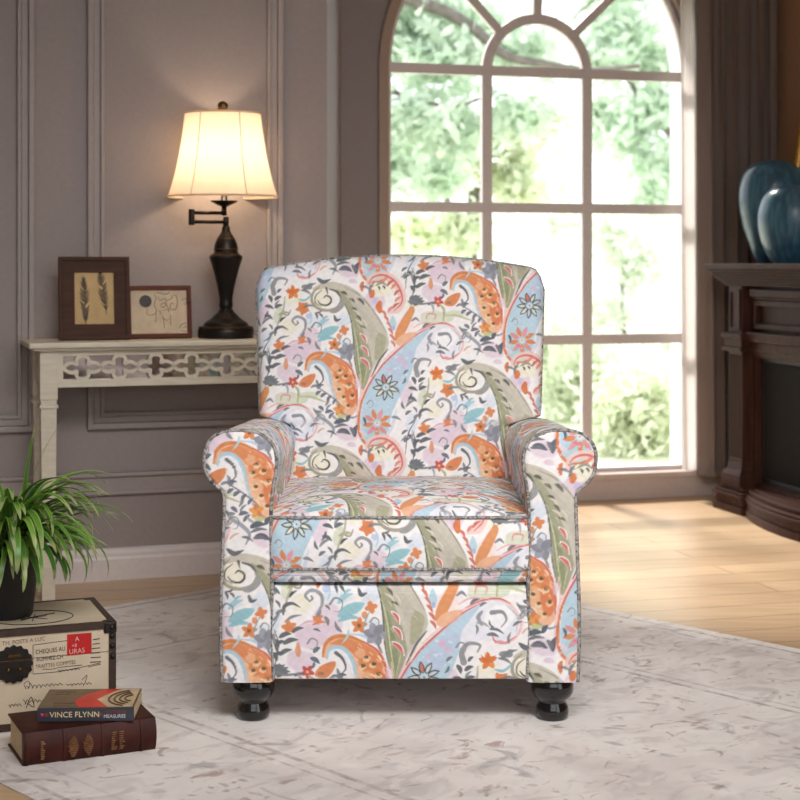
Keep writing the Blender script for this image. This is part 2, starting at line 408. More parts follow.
petals(492, 520, 48, 6, [(150, 150, 166), (128, 132, 144)], 36, .2, .05); stroke([(500, 560), (520, 600)], 10, GREY, 1)
stroke([(420, 330), (432, 356), (456, 350)], 17, SLATE, 3); leaf(318, 318, 330, 350, 12, SLATE); leaf(340, 322, 360, 344, 12, SLATE); leaf(352, 308, 318, 316, 10, SLATE)
for a in ((232, 598, 258, 578, 20), (218, 622, 256, 646, 20), (206, 672, 230, 660, 15), (234, 640, 222, 668, 12)): leaf(*a, (94, 104, 122))
# lower sprig (upper part of the next column)
stroke(c3((78, 30), (52, 70), (36, 120), (28, 200)), 6, SLATE, 1)
for p in (((86, 108), (136, 92), 20), ((74, 138), (112, 124), 17), ((60, 190), (104, 172), 18), ((44, 96), (64, 120), 18)): leaf(*c3(p[0])[0], *c3(p[1])[0], p[2], SLATE)
for k in range(7):
    a = -2.9 + k * .45
    leaf(86, 690, 86 + 46 * math.cos(a), 690 + 44 * math.sin(a), 18, (108, 114, 122))
stroke(c3((60, 250), (110, 268), (170, 262)), 12, GREY, 1); stroke(c3((170, 60), (210, 40), (262, 48)), 10, (228, 170, 190), 1); leaf(*c3((225, 55))[0], *c3((290, 45))[0], 12, ORANGE)
petals(205, 682, 30, 5, (214, 70, 66), 19, .3, .15); blob(205, 682, 7, 7, (246, 210, 120)); stroke(c3((210, 270), (235, 300), (232, 360)), 13, (170, 176, 120), 1); stroke(c3((235, 330), (300, 330), (380, 355)), 13, (190, 194, 146), 1)
stroke(c3((140, 350), (150, 322), (190, 326), (186, 350)), 9, (226, 140, 130), 1); stroke(c3((60, 360), (84, 345), (104, 362)), 13, GREY, 3); stroke(c3((70, 395), (120, 370), (200, 372)), 8, (236, 170, 170), 1)
stroke(c3((312, 268), (370, 300), (440, 350), (470, 380)), 7, (112, 116, 136), 1)
for p in (((330, 318), (356, 300), 17), ((356, 330), (384, 312), 17), ((330, 275), (370, 268), 15), ((390, 350), (412, 322), 16), ((420, 366), (438, 340), 14), ((345, 380), (370, 400), 18), ((380, 410), (420, 404), 18), ((400, 440), (428, 410), 16)): leaf(*c3(p[0])[0], *c3(p[1])[0], p[2], (98, 104, 124))
petals(454, 822, 32, 5, [(240, 150, 60), (226, 120, 60)], 22, -2.9, .1); blob(470, 856, 30, 12, (186, 190, 110))
for a in ((428, 892, 492, 880, 26), (450, 930, 512, 948, 26), (536, 960, 548, 900, 26), (495, 880, 512, 850, 22), (580, 860, 590, 900, 14)): leaf(*a, (80, 88, 104))
stroke(c3((318, 390), (346, 428), (392, 458), (424, 494), (410, 536)), 18, (150, 154, 168), 1)
for a in ((300, 60, 340, 40, 12), (430, 60, 500, 50, 16), (440, 86, 500, 92, 17), (512, 60, 530, 104, 20), (390, 80, 440, 100, 12), (190, 96, 240, 104, 16), (200, 72, 262, 92, 12)): leaf(*a, (106, 110, 116))
leaf(222, 130, 274, 134, 13, (226, 140, 150)); leaf(338, 92, 380, 64, 10, (220, 170, 140)); leaf(620, 60, 660, 90, 14, (220, 120, 140))
blob(548, 690, 12, 30, LILAC, .7, 2); leaf(560, 930, 596, 960, 18, LILAC); leaf(500, 1000, 540, 1010, 26, LILAC)
# pale dabs of the brush over the dense motifs, small extra leaves
for k in range(26):
    x, y = 440 + prng.rand() * 240, 200 + prng.rand() * 420
    leaf(x, y, x + 14 + 14 * prng.rand(), y + 18 + 12 * prng.rand(), 6, (212, 206, 188), .55)
for k in range(22):
    x, y = 380 + prng.rand() * 150, 560 + prng.rand() * 260
    leaf(x, y, x + 10 + 10 * prng.rand(), y + 16, 6, (248, 214, 176), .6)
for k in range(24):
    x, y = 600 + prng.rand() * 200, 520 + prng.rand() * 440
    leaf(x, y, x + 12, y + 20 * (prng.rand() - .3), 7, (208, 224, 234), .6)
for a in ((20, 560, 52, 540, 16), (10, 520, 40, 500, 14), (30, 420, 60, 400, 16), (24, 390, 10, 350, 14), (70, 380, 90, 410, 12), (150, 700, 190, 690, 14), (120, 820, 160, 800, 14), (160, 830, 190, 815, 12), (280, 400, 300, 420, 10), (230, 500, 260, 510, 10), (30, 230, 12, 260, 12), (20, 210, 44, 190, 13)):
    leaf(*a, (104, 110, 118))
for k in range(70):          # small brushed leaves in the open ground of the cloth
    x, y = prng.rand() * CW, prng.rand() * CH
    px_ = canvas[min(NH - 1, int(y * PS)), min(NW - 1, int(x * PS))]
    if px_.min() > .80:
        a = prng.rand() * 6.28; q = 18 + 16 * prng.rand()
        leaf(x - q * math.cos(a), y - q * math.sin(a), x + q * math.cos(a), y + q * math.sin(a), 11 + 6 * prng.rand(), (112, 118, 124) if prng.rand() < .7 else (150, 154, 160), .85)
for x, y, s in ((300, 395, 1), (60, 150, .8), (205, 560, .8), (470, 470, .7), (330, 870, .9), (600, 790, .6)):
    stroke([(x, y), (x + 22 * s, y - 26 * s), (x + 52 * s, y - 10 * s), (x + 44 * s, y + 28 * s), (x + 16 * s, y + 30 * s)], 10 * s, (128, 132, 138), 2)
canvas[:] = canvas + (canvas.mean(2, keepdims=True) - canvas) * .2
canvas[:] = canvas + (np.array([.95, .945, .945]) - canvas) * .06
# brushy variation
gx, gy = np.meshgrid(np.arange(NW) / NW * 2 * np.pi, np.arange(NH) / NH * 2 * np.pi)
canvas += (.016 * (np.sin(gx * 13 + 2 * np.sin(gy * 7)) * np.sin(gy * 17 + 2 * np.sin(gx * 5))))[..., None]
canvas = np.clip(canvas, 0, 1)
LIN = np.where(canvas < .04045, canvas / 12.92, ((canvas + .055) / 1.055) ** 2.4)

def cloth(u, v):
    """pattern colour (linear) at pattern units u right, v down"""
    col = np.floor(u / CW)
    x = (u - col * CW) * PS - .5; y = np.mod(v - col * 427.0, CH) * PS - .5
    x0 = np.floor(x).astype(int); y0 = np.floor(y).astype(int)
    fx = (x - x0)[..., None]; fy = (y - y0)[..., None]
    xa, xb = np.clip(x0, 0, NW - 1), np.clip(x0 + 1, 0, NW - 1)
    ya, yb = y0 % NH, (y0 + 1) % NH
    return (LIN[ya, xa] * (1 - fx) + LIN[ya, xb] * fx) * (1 - fy) + (LIN[yb, xa] * (1 - fx) + LIN[yb, xb] * fx) * fy
# ---------------------------------------------------------------- light levels
SKY_S, EXPO, LAMP_W = 2.0, 0.10, 3.6
LIGHTS = [('sun', 'SUN', (-3, 14, 9), (0, 5, 0), 6.5, (1, .95, .88), 9),
          ('added_fill_softbox', 'AREA', (.5, 1.5, 2.75), (.15, 3.9, .5), 22, (1, .98, .96), 1.6, 1.2)]  # the area light is an added overhead fill that brightens the chair
# ---------------------------------------------------------------- materials
M = {}
def paint(name, rgb, rough=.55, bump=.05, var=.04): M[name] = mat(name, rgb, rough, var=var, scale=60, bump=bump)
paint('wall_paint', (150, 139, 137), .6); paint('trim_paint', (158, 147, 144), .5); paint('baseboard_paint', (214, 205, 203), .45)
paint('ceiling_paint', (220, 216, 212), .8); paint('tan_wall', (176, 138, 108), .6); paint('window_paint', (232, 222, 219), .4)
paint('jamb_paint', (244, 242, 240), .5); paint('sill_paint', (206, 188, 180), .45); paint('casing_paint', (170, 146, 128), .45)
M['cream_wood'] = mat('cream_wood', (212, 203, 184), .45, var=.08, scale=14, stretch=(1, 1, 6), bump=.05)
M['cream_wear'] = mat('cream_wear', (190, 176, 150), .5, var=.15, scale=24)
M['bronze'] = mat('bronze', (34, 30, 28), .38, .55, var=.25, scale=18)
M['antique_brass'] = mat('antique_brass', (96, 72, 44), .35, .8, var=.3, scale=40)
M['frame_wood'] = mat('frame_wood', (70, 44, 33), .6, var=.2, scale=10, stretch=(1, 1, 8), spec=.2)
M['red_wood'] = mat('red_wood', (92, 46, 32), .6, spec=.25, var=.25, scale=12, stretch=(1, 1, 6))
M['parchment'] = mat('parchment', (198, 168, 122), .8, var=.1, scale=20)
M['print_paper'] = mat('print_paper', (206, 188, 162), .8, var=.12, scale=24)
M['feather_ink'] = mat('feather_ink', (104, 92, 84), .8, var=.55, scale=120)
M['ink'] = mat('ink', (40, 34, 32), .8, var=.1)
M['faded_ink'] = mat('faded_ink', (120, 92, 84), .8, var=.3, scale=120)
M['fire_wood'] = mat('fire_wood', (70, 46, 38), .4, var=.28, scale=7, stretch=(8, 8, 1), spec=.06)
M['fire_black'] = mat('fire_black', (20, 19, 20), .55, var=.2)
M['log'] = mat('log', (38, 30, 26), .9, var=.4, scale=30, bump=.6)
M['gold'] = mat('gold', (196, 152, 84), .3, .9, var=.15)
M['black_gloss'] = mat('black_gloss', (14, 12, 12), .16, var=.2, coat=.5)
M['pot'] = mat('pot', (26, 26, 28), .45, var=.15)
M['soil'] = mat('soil', (50, 38, 28), .95, var=.4, scale=90, bump=.8)
M['trunk_cloth'] = mat('trunk_cloth', (204, 188, 164), .75, var=.07, scale=16, bump=.05)
M['trunk_leather'] = mat('trunk_leather', (56, 37, 28), .5, var=.2, scale=50, bump=.15)
M['dark_metal'] = mat('dark_metal', (44, 39, 36), .4, .6, var=.25, scale=50)
M['stamp_red'] = mat('stamp_red', (186, 22, 26), .7, var=.1)
M['stamp_print'] = mat('stamp_print', (226, 180, 168), .7, var=.1)
M['leather'] = mat('leather', (62, 26, 19), .5, spec=.2, var=.35, scale=22, bump=.1)
M['pages'] = mat('pages', (206, 186, 150), .85, var=.16, scale=40, stretch=(1, 1, 40))
M['gilt'] = mat('gilt', (140, 96, 62), .45, .4, var=.35, scale=120)
M['spine_blue'] = mat('spine_blue', (52, 56, 66), .4, var=.1)
M['cover_olive'] = mat('cover_olive', (104, 84, 56), .35, var=.3, scale=40)
M['cover_red'] = mat('cover_red', (206, 44, 34), .35, var=.12)
M['cover_cream'] = mat('cover_cream', (200, 176, 140), .35, var=.2, scale=60)
M['cover_brown'] = mat('cover_brown', (84, 66, 48), .35, var=.3, scale=60)
M['letter_cream'] = mat('letter_cream', (226, 206, 160), .5)
M['letter_white'] = mat('letter_white', (206, 206, 208), .5)
M['letter_rust'] = mat('letter_rust', (128, 62, 46), .5)
M['magenta'] = mat('magenta', (214, 40, 110), .5)
M['bark'] = mat('bark', (112, 106, 100), .9, var=.3, scale=20, bump=.4)
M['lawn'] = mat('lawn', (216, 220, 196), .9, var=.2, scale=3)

# cloth dyed with the paisley colours held at the points of the mesh, with a fine weave bump
def dyed(name, rough=.85, weave=.12, gain=1.0):
    m, nt, b = new_mat(name); N, L = nt.nodes, nt.links
    at = N.new('ShaderNodeAttribute'); at.attribute_name = 'Dye'
    L.new(at.outputs['Color'], b.inputs['Base Color'])
    b.inputs['Roughness'].default_value = rough; b.inputs['Specular IOR Level'].default_value = .15
    b.inputs['Sheen Weight'].default_value = .15
    tc = N.new('ShaderNodeTexCoord'); nz = N.new('ShaderNodeTexNoise'); nz.inputs['Scale'].default_value = 420
    L.new(tc.outputs['Object'], nz.inputs['Vector'])
    bp = N.new('ShaderNodeBump'); bp.inputs['Strength'].default_value = weave; bp.inputs['Distance'].default_value = .002
    L.new(nz.outputs['Fac'], bp.inputs['Height']); L.new(bp.outputs['Normal'], b.inputs['Normal'])
    return m
M['paisley_cloth'] = dyed('paisley_cloth')

def ramp_mat(name, stops, scale, rough=.85, detail=4, stretch=None, bump=.1, kind='noise'):
    m, nt, b = new_mat(name); N, L = nt.nodes, nt.links
    tc = N.new('ShaderNodeTexCoord'); mp = N.new('ShaderNodeMapping')
    if stretch: mp.inputs['Scale'].default_value = stretch
    nz = N.new('ShaderNodeTexNoise'); nz.inputs['Scale'].default_value = scale; nz.inputs['Detail'].default_value = detail
    L.new(tc.outputs['Object'], mp.inputs['Vector']); L.new(mp.outputs['Vector'], nz.inputs['Vector'])
    rp = N.new('ShaderNodeValToRGB'); e = rp.color_ramp.elements
    while len(e) < len(stops): e.new(.5)
    for k, (p, c) in enumerate(stops): e[k].position = p; e[k].color = lin(*c)
    L.new(nz.outputs['Fac'], rp.inputs['Fac']); L.new(rp.outputs['Color'], b.inputs['Base Color'])
    b.inputs['Roughness'].default_value = rough
    bp = N.new('ShaderNodeBump'); bp.inputs['Strength'].default_value = bump; bp.inputs['Distance'].default_value = .003
    L.new(nz.outputs['Fac'], bp.inputs['Height']); L.new(bp.outputs['Normal'], b.inputs['Normal'])
    return m, nt, b
M['piping_cloth'] = ramp_mat('piping_cloth', ((.34, (70, 74, 78)), (.44, (176, 172, 170)), (.52, (148, 140, 136)), (.58, (88, 90, 88)), (.68, (190, 184, 182))), 60)[0]
M['glaze'], nt, b = ramp_mat('glaze', ((.3, (42, 80, 102)), (.5, (54, 96, 118)), (.62, (74, 118, 138)), (.75, (50, 90, 112))), 9, .3, 8, (5, 5, .7), .04)
b.inputs['Coat Weight'].default_value = .2
b.inputs['Coat Roughness'].default_value = .22

# oak floor of long boards
m, nt, b = new_mat('oak_boards'); N, L = nt.nodes, nt.links
tc = N.new('ShaderNodeTexCoord'); mp = N.new('ShaderNodeMapping'); mp.inputs['Rotation'].default_value = (0, 0, math.radians(-16))
br = N.new('ShaderNodeTexBrick'); br.offset = .37; br.inputs['Scale'].default_value = 1
br.inputs['Brick Width'].default_value = 1.5; br.inputs['Row Height'].default_value = .145; br.inputs['Mortar Size'].default_value = .0018
br.inputs['Color1'].default_value = lin(214, 184, 148); br.inputs['Color2'].default_value = lin(202, 170, 134); br.inputs['Mortar'].default_value = lin(120, 88, 60)
mp2 = N.new('ShaderNodeMapping'); mp2.inputs['Rotation'].default_value = (0, 0, math.radians(-16)); mp2.inputs['Scale'].default_value = (1.2, 16, 1)
nz = N.new('ShaderNodeTexNoise'); nz.inputs['Scale'].default_value = 3; nz.inputs['Detail'].default_value = 6
mx = N.new('ShaderNodeMixRGB'); mx.blend_type = 'MULTIPLY'; mx.inputs['Fac'].default_value = .35
rp = N.new('ShaderNodeValToRGB'); rp.color_ramp.elements[0].position = .35; rp.color_ramp.elements[0].color = (.6, .52, .45, 1); rp.color_ramp.elements[1].position = .6
L.new(tc.outputs['Object'], mp.inputs['Vector']); L.new(mp.outputs['Vector'], br.inputs['Vector'])
L.new(tc.outputs['Object'], mp2.inputs['Vector']); L.new(mp2.outputs['Vector'], nz.inputs['Vector']); L.new(nz.outputs['Fac'], rp.inputs['Fac'])
L.new(br.outputs['Color'], mx.inputs['Color1']); L.new(rp.outputs['Color'], mx.inputs['Color2']); L.new(mx.outputs['Color'], b.inputs['Base Color'])
b.inputs['Roughness'].default_value = .34
M['oak_boards'] = m

# worn rug: pale ground, dusty blotches, rusty threads, border stripes along its sides
m, nt, b = new_mat('worn_rug'); N, L = nt.nodes, nt.links
tc = N.new('ShaderNodeTexCoord')
def rug_noise(scale, detail, stops, stretch=(1, 1, 1), dist=0):
    mp = N.new('ShaderNodeMapping'); mp.inputs['Scale'].default_value = stretch
    n = N.new('ShaderNodeTexNoise'); n.inputs['Scale'].default_value = scale; n.inputs['Detail'].default_value = detail; n.inputs['Distortion'].default_value = dist
    r = N.new('ShaderNodeValToRGB'); e = r.color_ramp.elements
    while len(e) < len(stops): e.new(.5)
    for k, (p, c) in enumerate(stops): e[k].position = p; e[k].color = (lin(*c) if isinstance(c, tuple) else (c, c, c, 1))
    L.new(tc.outputs['Object'], mp.inputs['Vector']); L.new(mp.outputs['Vector'], n.inputs['Vector']); L.new(n.outputs['Fac'], r.inputs['Fac'])
    return r
def rug_mix(a, bcol, fac, amount=1.0):
    x = N.new('ShaderNodeMixRGB'); k = N.new('ShaderNodeMath'); k.operation = 'MULTIPLY'; k.inputs[1].default_value = amount
    L.new(fac, k.inputs[0]); L.new(k.outputs[0], x.inputs['Fac']); L.new(a, x.inputs['Color1'])
    if isinstance(bcol, tuple): x.inputs['Color2'].default_value = lin(*bcol)
    else: L.new(bcol, x.inputs['Color2'])
    return x.outputs['Color']
c = rug_noise(2.6, 6, ((.3, (206, 198, 196)), (.48, (226, 220, 217)), (.62, (235, 230, 227)), (.75, (214, 206, 204)))).outputs['Color']
c = rug_mix(c, (178, 168, 168), rug_noise(7, 8, ((.52, 0.), (.66, 1.)), (1, 1.6, 1), 1.5).outputs['Color'], .4)
c = rug_mix(c, (150, 118, 106), rug_noise(13, 5, ((.61, 0.), (.70, 1.)), (1, 1.3, 1), 1.6).outputs['Color'], .6)
c = rug_mix(c, (138, 132, 136), rug_noise(9, 6, ((.61, 0.), (.70, 1.)), (1.5, 1, 1), 1.2).outputs['Color'], .5)
c = rug_mix(c, (240, 237, 235), rug_noise(11, 6, ((.56, 0.), (.68, 1.)), (1, 1.4, 1), .6).outputs['Color'], .5)
sx = N.new('ShaderNodeSeparateXYZ'); L.new(tc.outputs['Object'], sx.inputs[0])
ab = N.new('ShaderNodeMath'); ab.operation = 'ABSOLUTE'; L.new(sx.outputs['X'], ab.inputs[0])
ay = N.new('ShaderNodeMath'); ay.operation = 'ABSOLUTE'; L.new(sx.outputs['Y'], ay.inputs[0])
def stripe(src, at, w):
    s = N.new('ShaderNodeMath'); s.operation = 'SUBTRACT'; s.inputs[1].default_value = at; L.new(src, s.inputs[0])
    a = N.new('ShaderNodeMath'); a.operation = 'ABSOLUTE'; L.new(s.outputs[0], a.inputs[0])
    l = N.new('ShaderNodeMath'); l.operation = 'LESS_THAN'; l.inputs[1].default_value = w; L.new(a.outputs[0], l.inputs[0])
    return l.outputs[0]
for at, w, k in ((.510, .007, .5), (.545, .004, .4), (.975, .006, .45), (.90, .004, .2)):
    st = stripe(ab.outputs[0], at, w)
    br_ = rug_noise(30, 4, ((.38, .2), (.6, 1.))).outputs['Color']
    mu = N.new('ShaderNodeMath'); mu.operation = 'MULTIPLY'; L.new(st, mu.inputs[0]); L.new(br_, mu.inputs[1])
    c = rug_mix(c, (122, 104, 100), mu.outputs[0], k)
for at, w, k in ((1.46, .006, .45), (1.0, .006, .3)):
    c = rug_mix(c, (122, 104, 100), stripe(ay.outputs[0], at, w), k)
L.new(c, b.inputs['Base Color']); b.inputs['Roughness'].default_value = .95; b.inputs['Specular IOR Level'].default_value = .1
nz = N.new('ShaderNodeTexNoise'); nz.inputs['Scale'].default_value = 260; L.new(tc.outputs['Object'], nz.inputs['Vector'])
bp = N.new('ShaderNodeBump'); bp.inputs['Strength'].default_value = .3; bp.inputs['Distance'].default_value = .004
L.new(nz.outputs['Fac'], bp.inputs['Height']); L.new(bp.outputs['Normal'], b.inputs['Normal'])
M['worn_rug'] = m

def thin_cloth(name, rgb, through, var=.1, scale=200, rough=.9):
    """cloth or leaf that lets part of the light through"""
    m, nt, b = new_mat(name); N, L = nt.nodes, nt.links
    tr = N.new('ShaderNodeBsdfTranslucent'); ms = N.new('ShaderNodeMixShader'); out = N['Material Output']
    tc = N.new('ShaderNodeTexCoord'); nz = N.new('ShaderNodeTexNoise'); nz.inputs['Scale'].default_value = scale
    rp = N.new('ShaderNodeValToRGB'); c = lin(*rgb)
    rp.color_ramp.elements[0].position = .3; rp.color_ramp.elements[1].position = .7
    rp.color_ramp.elements[0].color = tuple(x * (1 - var) for x in c[:3]) + (1,); rp.color_ramp.elements[1].color = tuple(min(1, x * (1 + var)) for x in c[:3]) + (1,)
    L.new(tc.outputs['Object'], nz.inputs['Vector']); L.new(nz.outputs['Fac'], rp.inputs['Fac'])
    L.new(rp.outputs['Color'], b.inputs['Base Color']); L.new(rp.outputs['Color'], tr.inputs['Color'])
    b.inputs['Roughness'].default_value = rough; b.inputs['Specular IOR Level'].default_value = .1
    ms.inputs['Fac'].default_value = through
    L.new(b.outputs[0], ms.inputs[1]); L.new(tr.outputs[0], ms.inputs[2]); L.new(ms.outputs[0], out.inputs['Surface'])
    return m
M['shade_cloth'] = thin_cloth('shade_cloth', (238, 224, 206), .5, .03)
M['curtain_cloth'] = thin_cloth('curtain_cloth', (142, 126, 119), .15, .1, 300)
M['glow_lining'] = thin_cloth('glow_lining', (250, 246, 244), .65, .03, 300)  # white, very translucent lining that imitates the bloom beside the window
M['hazed_leaf_green'] = thin_cloth('hazed_leaf_green', (214, 228, 212), .5, .14, 2)  # garden leaf colours paled to carry the outdoor haze and overexposure
M['hazed_leaf_yellow'] = thin_cloth('hazed_leaf_yellow', (230, 236, 214), .5, .12, 2)
M['hazed_leaf_pale'] = thin_cloth('hazed_leaf_pale', (230, 236, 224), .5, .1, 2)

# indoor grass leaves: colour held at the points (paler margins), partly see-through
m, nt, b = new_mat('grass_blade'); N, L = nt.nodes, nt.links
at = N.new('ShaderNodeAttribute'); at.attribute_name = 'Dye'
tr = N.new('ShaderNodeBsdfTranslucent'); ms = N.new('ShaderNodeMixShader'); ms.inputs['Fac'].default_value = .25
L.new(at.outputs['Color'], b.inputs['Base Color']); L.new(at.outputs['Color'], tr.inputs['Color']); b.inputs['Roughness'].default_value = .35
L.new(b.outputs[0], ms.inputs[1]); L.new(tr.outputs[0], ms.inputs[2]); L.new(ms.outputs[0], N['Material Output'].inputs['Surface'])
M['grass_blade'] = m

# window glass: clear with a faint reflection
m, nt, b = new_mat('window_glass'); N, L = nt.nodes, nt.links
tp = N.new('ShaderNodeBsdfTransparent'); gl = N.new('ShaderNodeBsdfGlossy'); gl.inputs['Roughness'].default_value = .02
fr = N.new('ShaderNodeFresnel'); fr.inputs['IOR'].default_value = 1.25; ms = N.new('ShaderNodeMixShader')
L.new(fr.outputs[0], ms.inputs['Fac']); L.new(tp.outputs[0], ms.inputs[1]); L.new(gl.outputs[0], ms.inputs[2]); L.new(ms.outputs[0], N['Material Output'].inputs['Surface'])
N.remove(b); M['window_glass'] = m
M['mirror'] = mat('mirror', (206, 200, 196), .06, 1, var=.02)
M['fire_glass'] = mat('fire_glass', (44, 41, 40), .6, var=.05, spec=.02)

# ---------------------------------------------------------------- the room
W, D = 'structure', None
fl = MB().box(-5, 4, -2.5, 8.2, -.12, 0).build('floor', M['oak_boards']); structure(fl, 'light oak board floor of the room', 'floor')
# keep the floor from running out under the garden: cut along the window wall by building it as a polygon
bpy.data.objects.remove(fl)
pA, pB = WB.w(-4.0, .1), WB.w(1.9, .1)
fl = MB().prism([(-5, -2.5), (4, -2.5), (4, pB.y), (pB.x, pB.y), (pA.x, pA.y), (-5, pA.y)], -.12, 0, 'z').build('floor', M['oak_boards'])
structure(fl, 'light oak board floor of the room', 'floor')
CEIL = 2.9
ce = MB().prism([(-5, -2.5), (4, -2.5), (4, pB.y), (pB.x, pB.y), (pA.x, pA.y), (-5, pA.y)], CEIL, CEIL + .1, 'z').build('ceiling', M['ceiling_paint'])  # unseen ceiling, carried forward to reduce ambient light from the sky
structure(ce, 'unseen white ceiling holding back the sky light', 'ceiling')

def at(fr, o):
    o.location = (fr.o.x, fr.o.y, o.location.z); o.rotation_euler = (0, 0, fr.a); return o
xc = WL.x(327)                       # outer corner where the panelled wall steps back
o = MB().box(-2.6, xc, 0, .16, 0, CEIL).build('wall_left', M['wall_paint']); structure(at(WL, o), 'grey panelled wall behind the console table', 'wall')
# return of the corner, running back to the window wall
c0 = WL.w(xc, .0); 
ret_far = WB.w(WB.x(343), .02)
rl = (Vector((ret_far.x, ret_far.y)) - Vector((c0.x, c0.y)))
RT = Frame(c0.x, c0.y, math.degrees(math.atan2(rl.y, rl.x)))
o = MB().box(.0, rl.length, .002, .16, 0, CEIL).build('wall_corner', M['wall_paint']); structure(at(RT, o), 'narrow return of the panelled wall beside the window', 'wall')
# moulded panels, rail and baseboard of the left wall
def panel(x0, x1, z0, z1):
    b = MB(); b.ring(x0, x1, z0, z1, .018, -.022, .0); b.ring(x0 + .018, x1 - .018, z0 + .018, z1 - .018, .022, -.012, .0); b.ring(x0 + .04, x1 - .04, z0 + .04, z1 - .04, .012, -.018, .0)
    return b
zb = WL.z(100, 429)
for k, (a, b_) in enumerate(((-1.75, WL.x(34)), (WL.x(87), WL.x(282)))):
    o = panel(a, b_, zb, 2.6).build('trim_%d' % (k + 1), M['trim_paint'], bevel=.004); structure(at(WL, o), 'moulded panel frame on the grey wall', 'wall moulding')
zr0, zr1 = WL.z(100, 495), WL.z(100, 473)
o = MB().box(-2.6, xc, -.010, 0, zr0, zr1).box(-2.6, xc, -.02, 0, zr1 - .012, zr1).box(-2.6, xc, -.016, 0, zr0, zr0 + .01).build('trim_3', M['trim_paint'], bevel=.003)
structure(at(WL, o), 'low horizontal rail across the grey wall', 'wall moulding')
b = MB().prism([(0, 0), (-.016, 0), (-.016, .066), (-.013, .074), (-.013, .084), (-.006, .096), (0, .1)], -2.6, xc + .016, 'x')
structure(at(WL, b.build('baseboard_left', M['baseboard_paint'])), 'pale stepped baseboard along the panelled wall', 'baseboard')
b = MB().prism([(0, 0), (-.014, 0), (-.014, .08), (-.006, .1), (0, .1)], .016, rl.length, 'x')
structure(at(RT, b.build('baseboard_corner', M['baseboard_paint'])), 'baseboard around the wall corner', 'baseboard')

# window wall with an arched opening
wx0, wx1, wz0 = WB.x(386, .03), WB.x(688, .03), WB.z(600, 473, .03)
wzs = WB.z(536, 72, .03); wcx = (wx0 + wx1) / 2; wr = (wx1 - wx0) / 2
xl_, xr_ = WB.x(343) - .02, 1.9
TH = .17
def arch(r, n=28, cx=None, zs=None):
    cx = wcx if cx is None else cx; zs = wzs if zs is None else zs
    return [(cx + r * math.cos(a), zs + r * math.sin(a)) for a in [PI - PI * k / n for k in range(n + 1)]]
b = MB().box(xl_, wx0, 0, TH, 0, wzs).box(wx1, xr_, 0, TH, 0, wzs).box(wx0, wx1, 0, TH, 0, wz0)
ar = arch(wr)
for (x0, z0), (x1, z1) in zip(ar[:-1], ar[1:]): b.prism([(x0, z0), (x1, z1), (x1, CEIL), (x0, CEIL)], 0, TH)
b.box(xl_, wx0, 0, TH, wzs, CEIL).box(wx1, xr_, 0, TH, wzs, CEIL)
structure(at(WB, b.build('wall_back', M['wall_paint'])), 'grey wall around the arched window', 'wall')

win = bpy.data.objects.new('window_1', None); COL.objects.link(win); structure(at(WB, win), 'tall arched window with white muntins', 'window')
def u_shape(r):      # outline of the opening shrunk to half width r: up the left side, over the arch, down the right side
    return [(wcx - r, wz0 + (wr - r))] + arch(r) + [(wcx + r, wz0 + (wr - r))]
def band(ro, ri, y0, y1, foot=True):
    b = MB(); A, B = u_shape(ro), u_shape(ri)
    n = len(A); cl = n if foot else n - 1
    vs = [(x, y, z) for y in (y0, y1) for L_ in (A, B) for x, z in L_]
    fs = []
    for k in range(cl):
        j = (k + 1) % n
        fs += [(k, j, n + j, n + k), (2 * n + k, 3 * n + k, 3 * n + j, 2 * n + j), (k, 2 * n + k, 2 * n + j, j), (n + k, n + j, 3 * n + j, 3 * n + k)]
    return b.add(vs, fs)
band(wr - .0005, wr - .022, .03, .07).build('sash_frame', M['window_paint'], win, bevel=.003)
band(wr - .0005, wr - .012, .072, TH + .01).build('jamb', M['jamb_paint'], win)['label'] = 'sunlit white outer jamb'
band(wr + .042, wr + .0, -.018, .0).build('casing', M['casing_paint'], win, bevel=.005)['label'] = 'moulded brownish casing around the arch'
mx1, mx2 = WB.x(487, .04), WB.x(587, .04); MW = .021
mcx, mr = (mx1 + mx2) / 2, (mx2 - mx1) / 2
b = MB()
for x in (mx1, mx2): b.box(x - MW, x + MW, .032, .066, wz0, wzs)
for py in (208, 340):
    z = WB.z(536, py, .04); b.box(wx0 + .004, wx1 - .004, .034, .064, z - MW, z + MW)
b.box(wx0 + .004, wx1 - .004, .034, .064, wzs - MW, wzs + MW)
A, B = arch(mr + MW, 24, mcx), arch(mr - MW, 24, mcx)
for k in range(24):
    b.prism([A[k], A[k + 1], B[k + 1], B[k]], .033, .065)
for deg in (45, 90, 135):
    a = math.radians(deg); dx, dz = math.cos(a), math.sin(a)
    p0 = (mcx + dx * (mr + MW * .8), wzs + dz * (mr + MW * .8)); p1 = (wcx + dx * (wr - .01) , wzs + dz * (wr - .01)); h = MW * .85
    b.prism([(p0[0] - dz * h, p0[1] + dx * h), (p0[0] + dz * h, p0[1] - dx * h), (p1[0] + dz * h, p1[1] - dx * h), (p1[0] - dz * h, p1[1] + dx * h)], .034, .064)
b.build('muntins', M['window_paint'], win, bevel=.002)
b = MB(); b.prism(u_shape(wr - .015), .047, .051); b.build('pane', M['window_glass'], win)
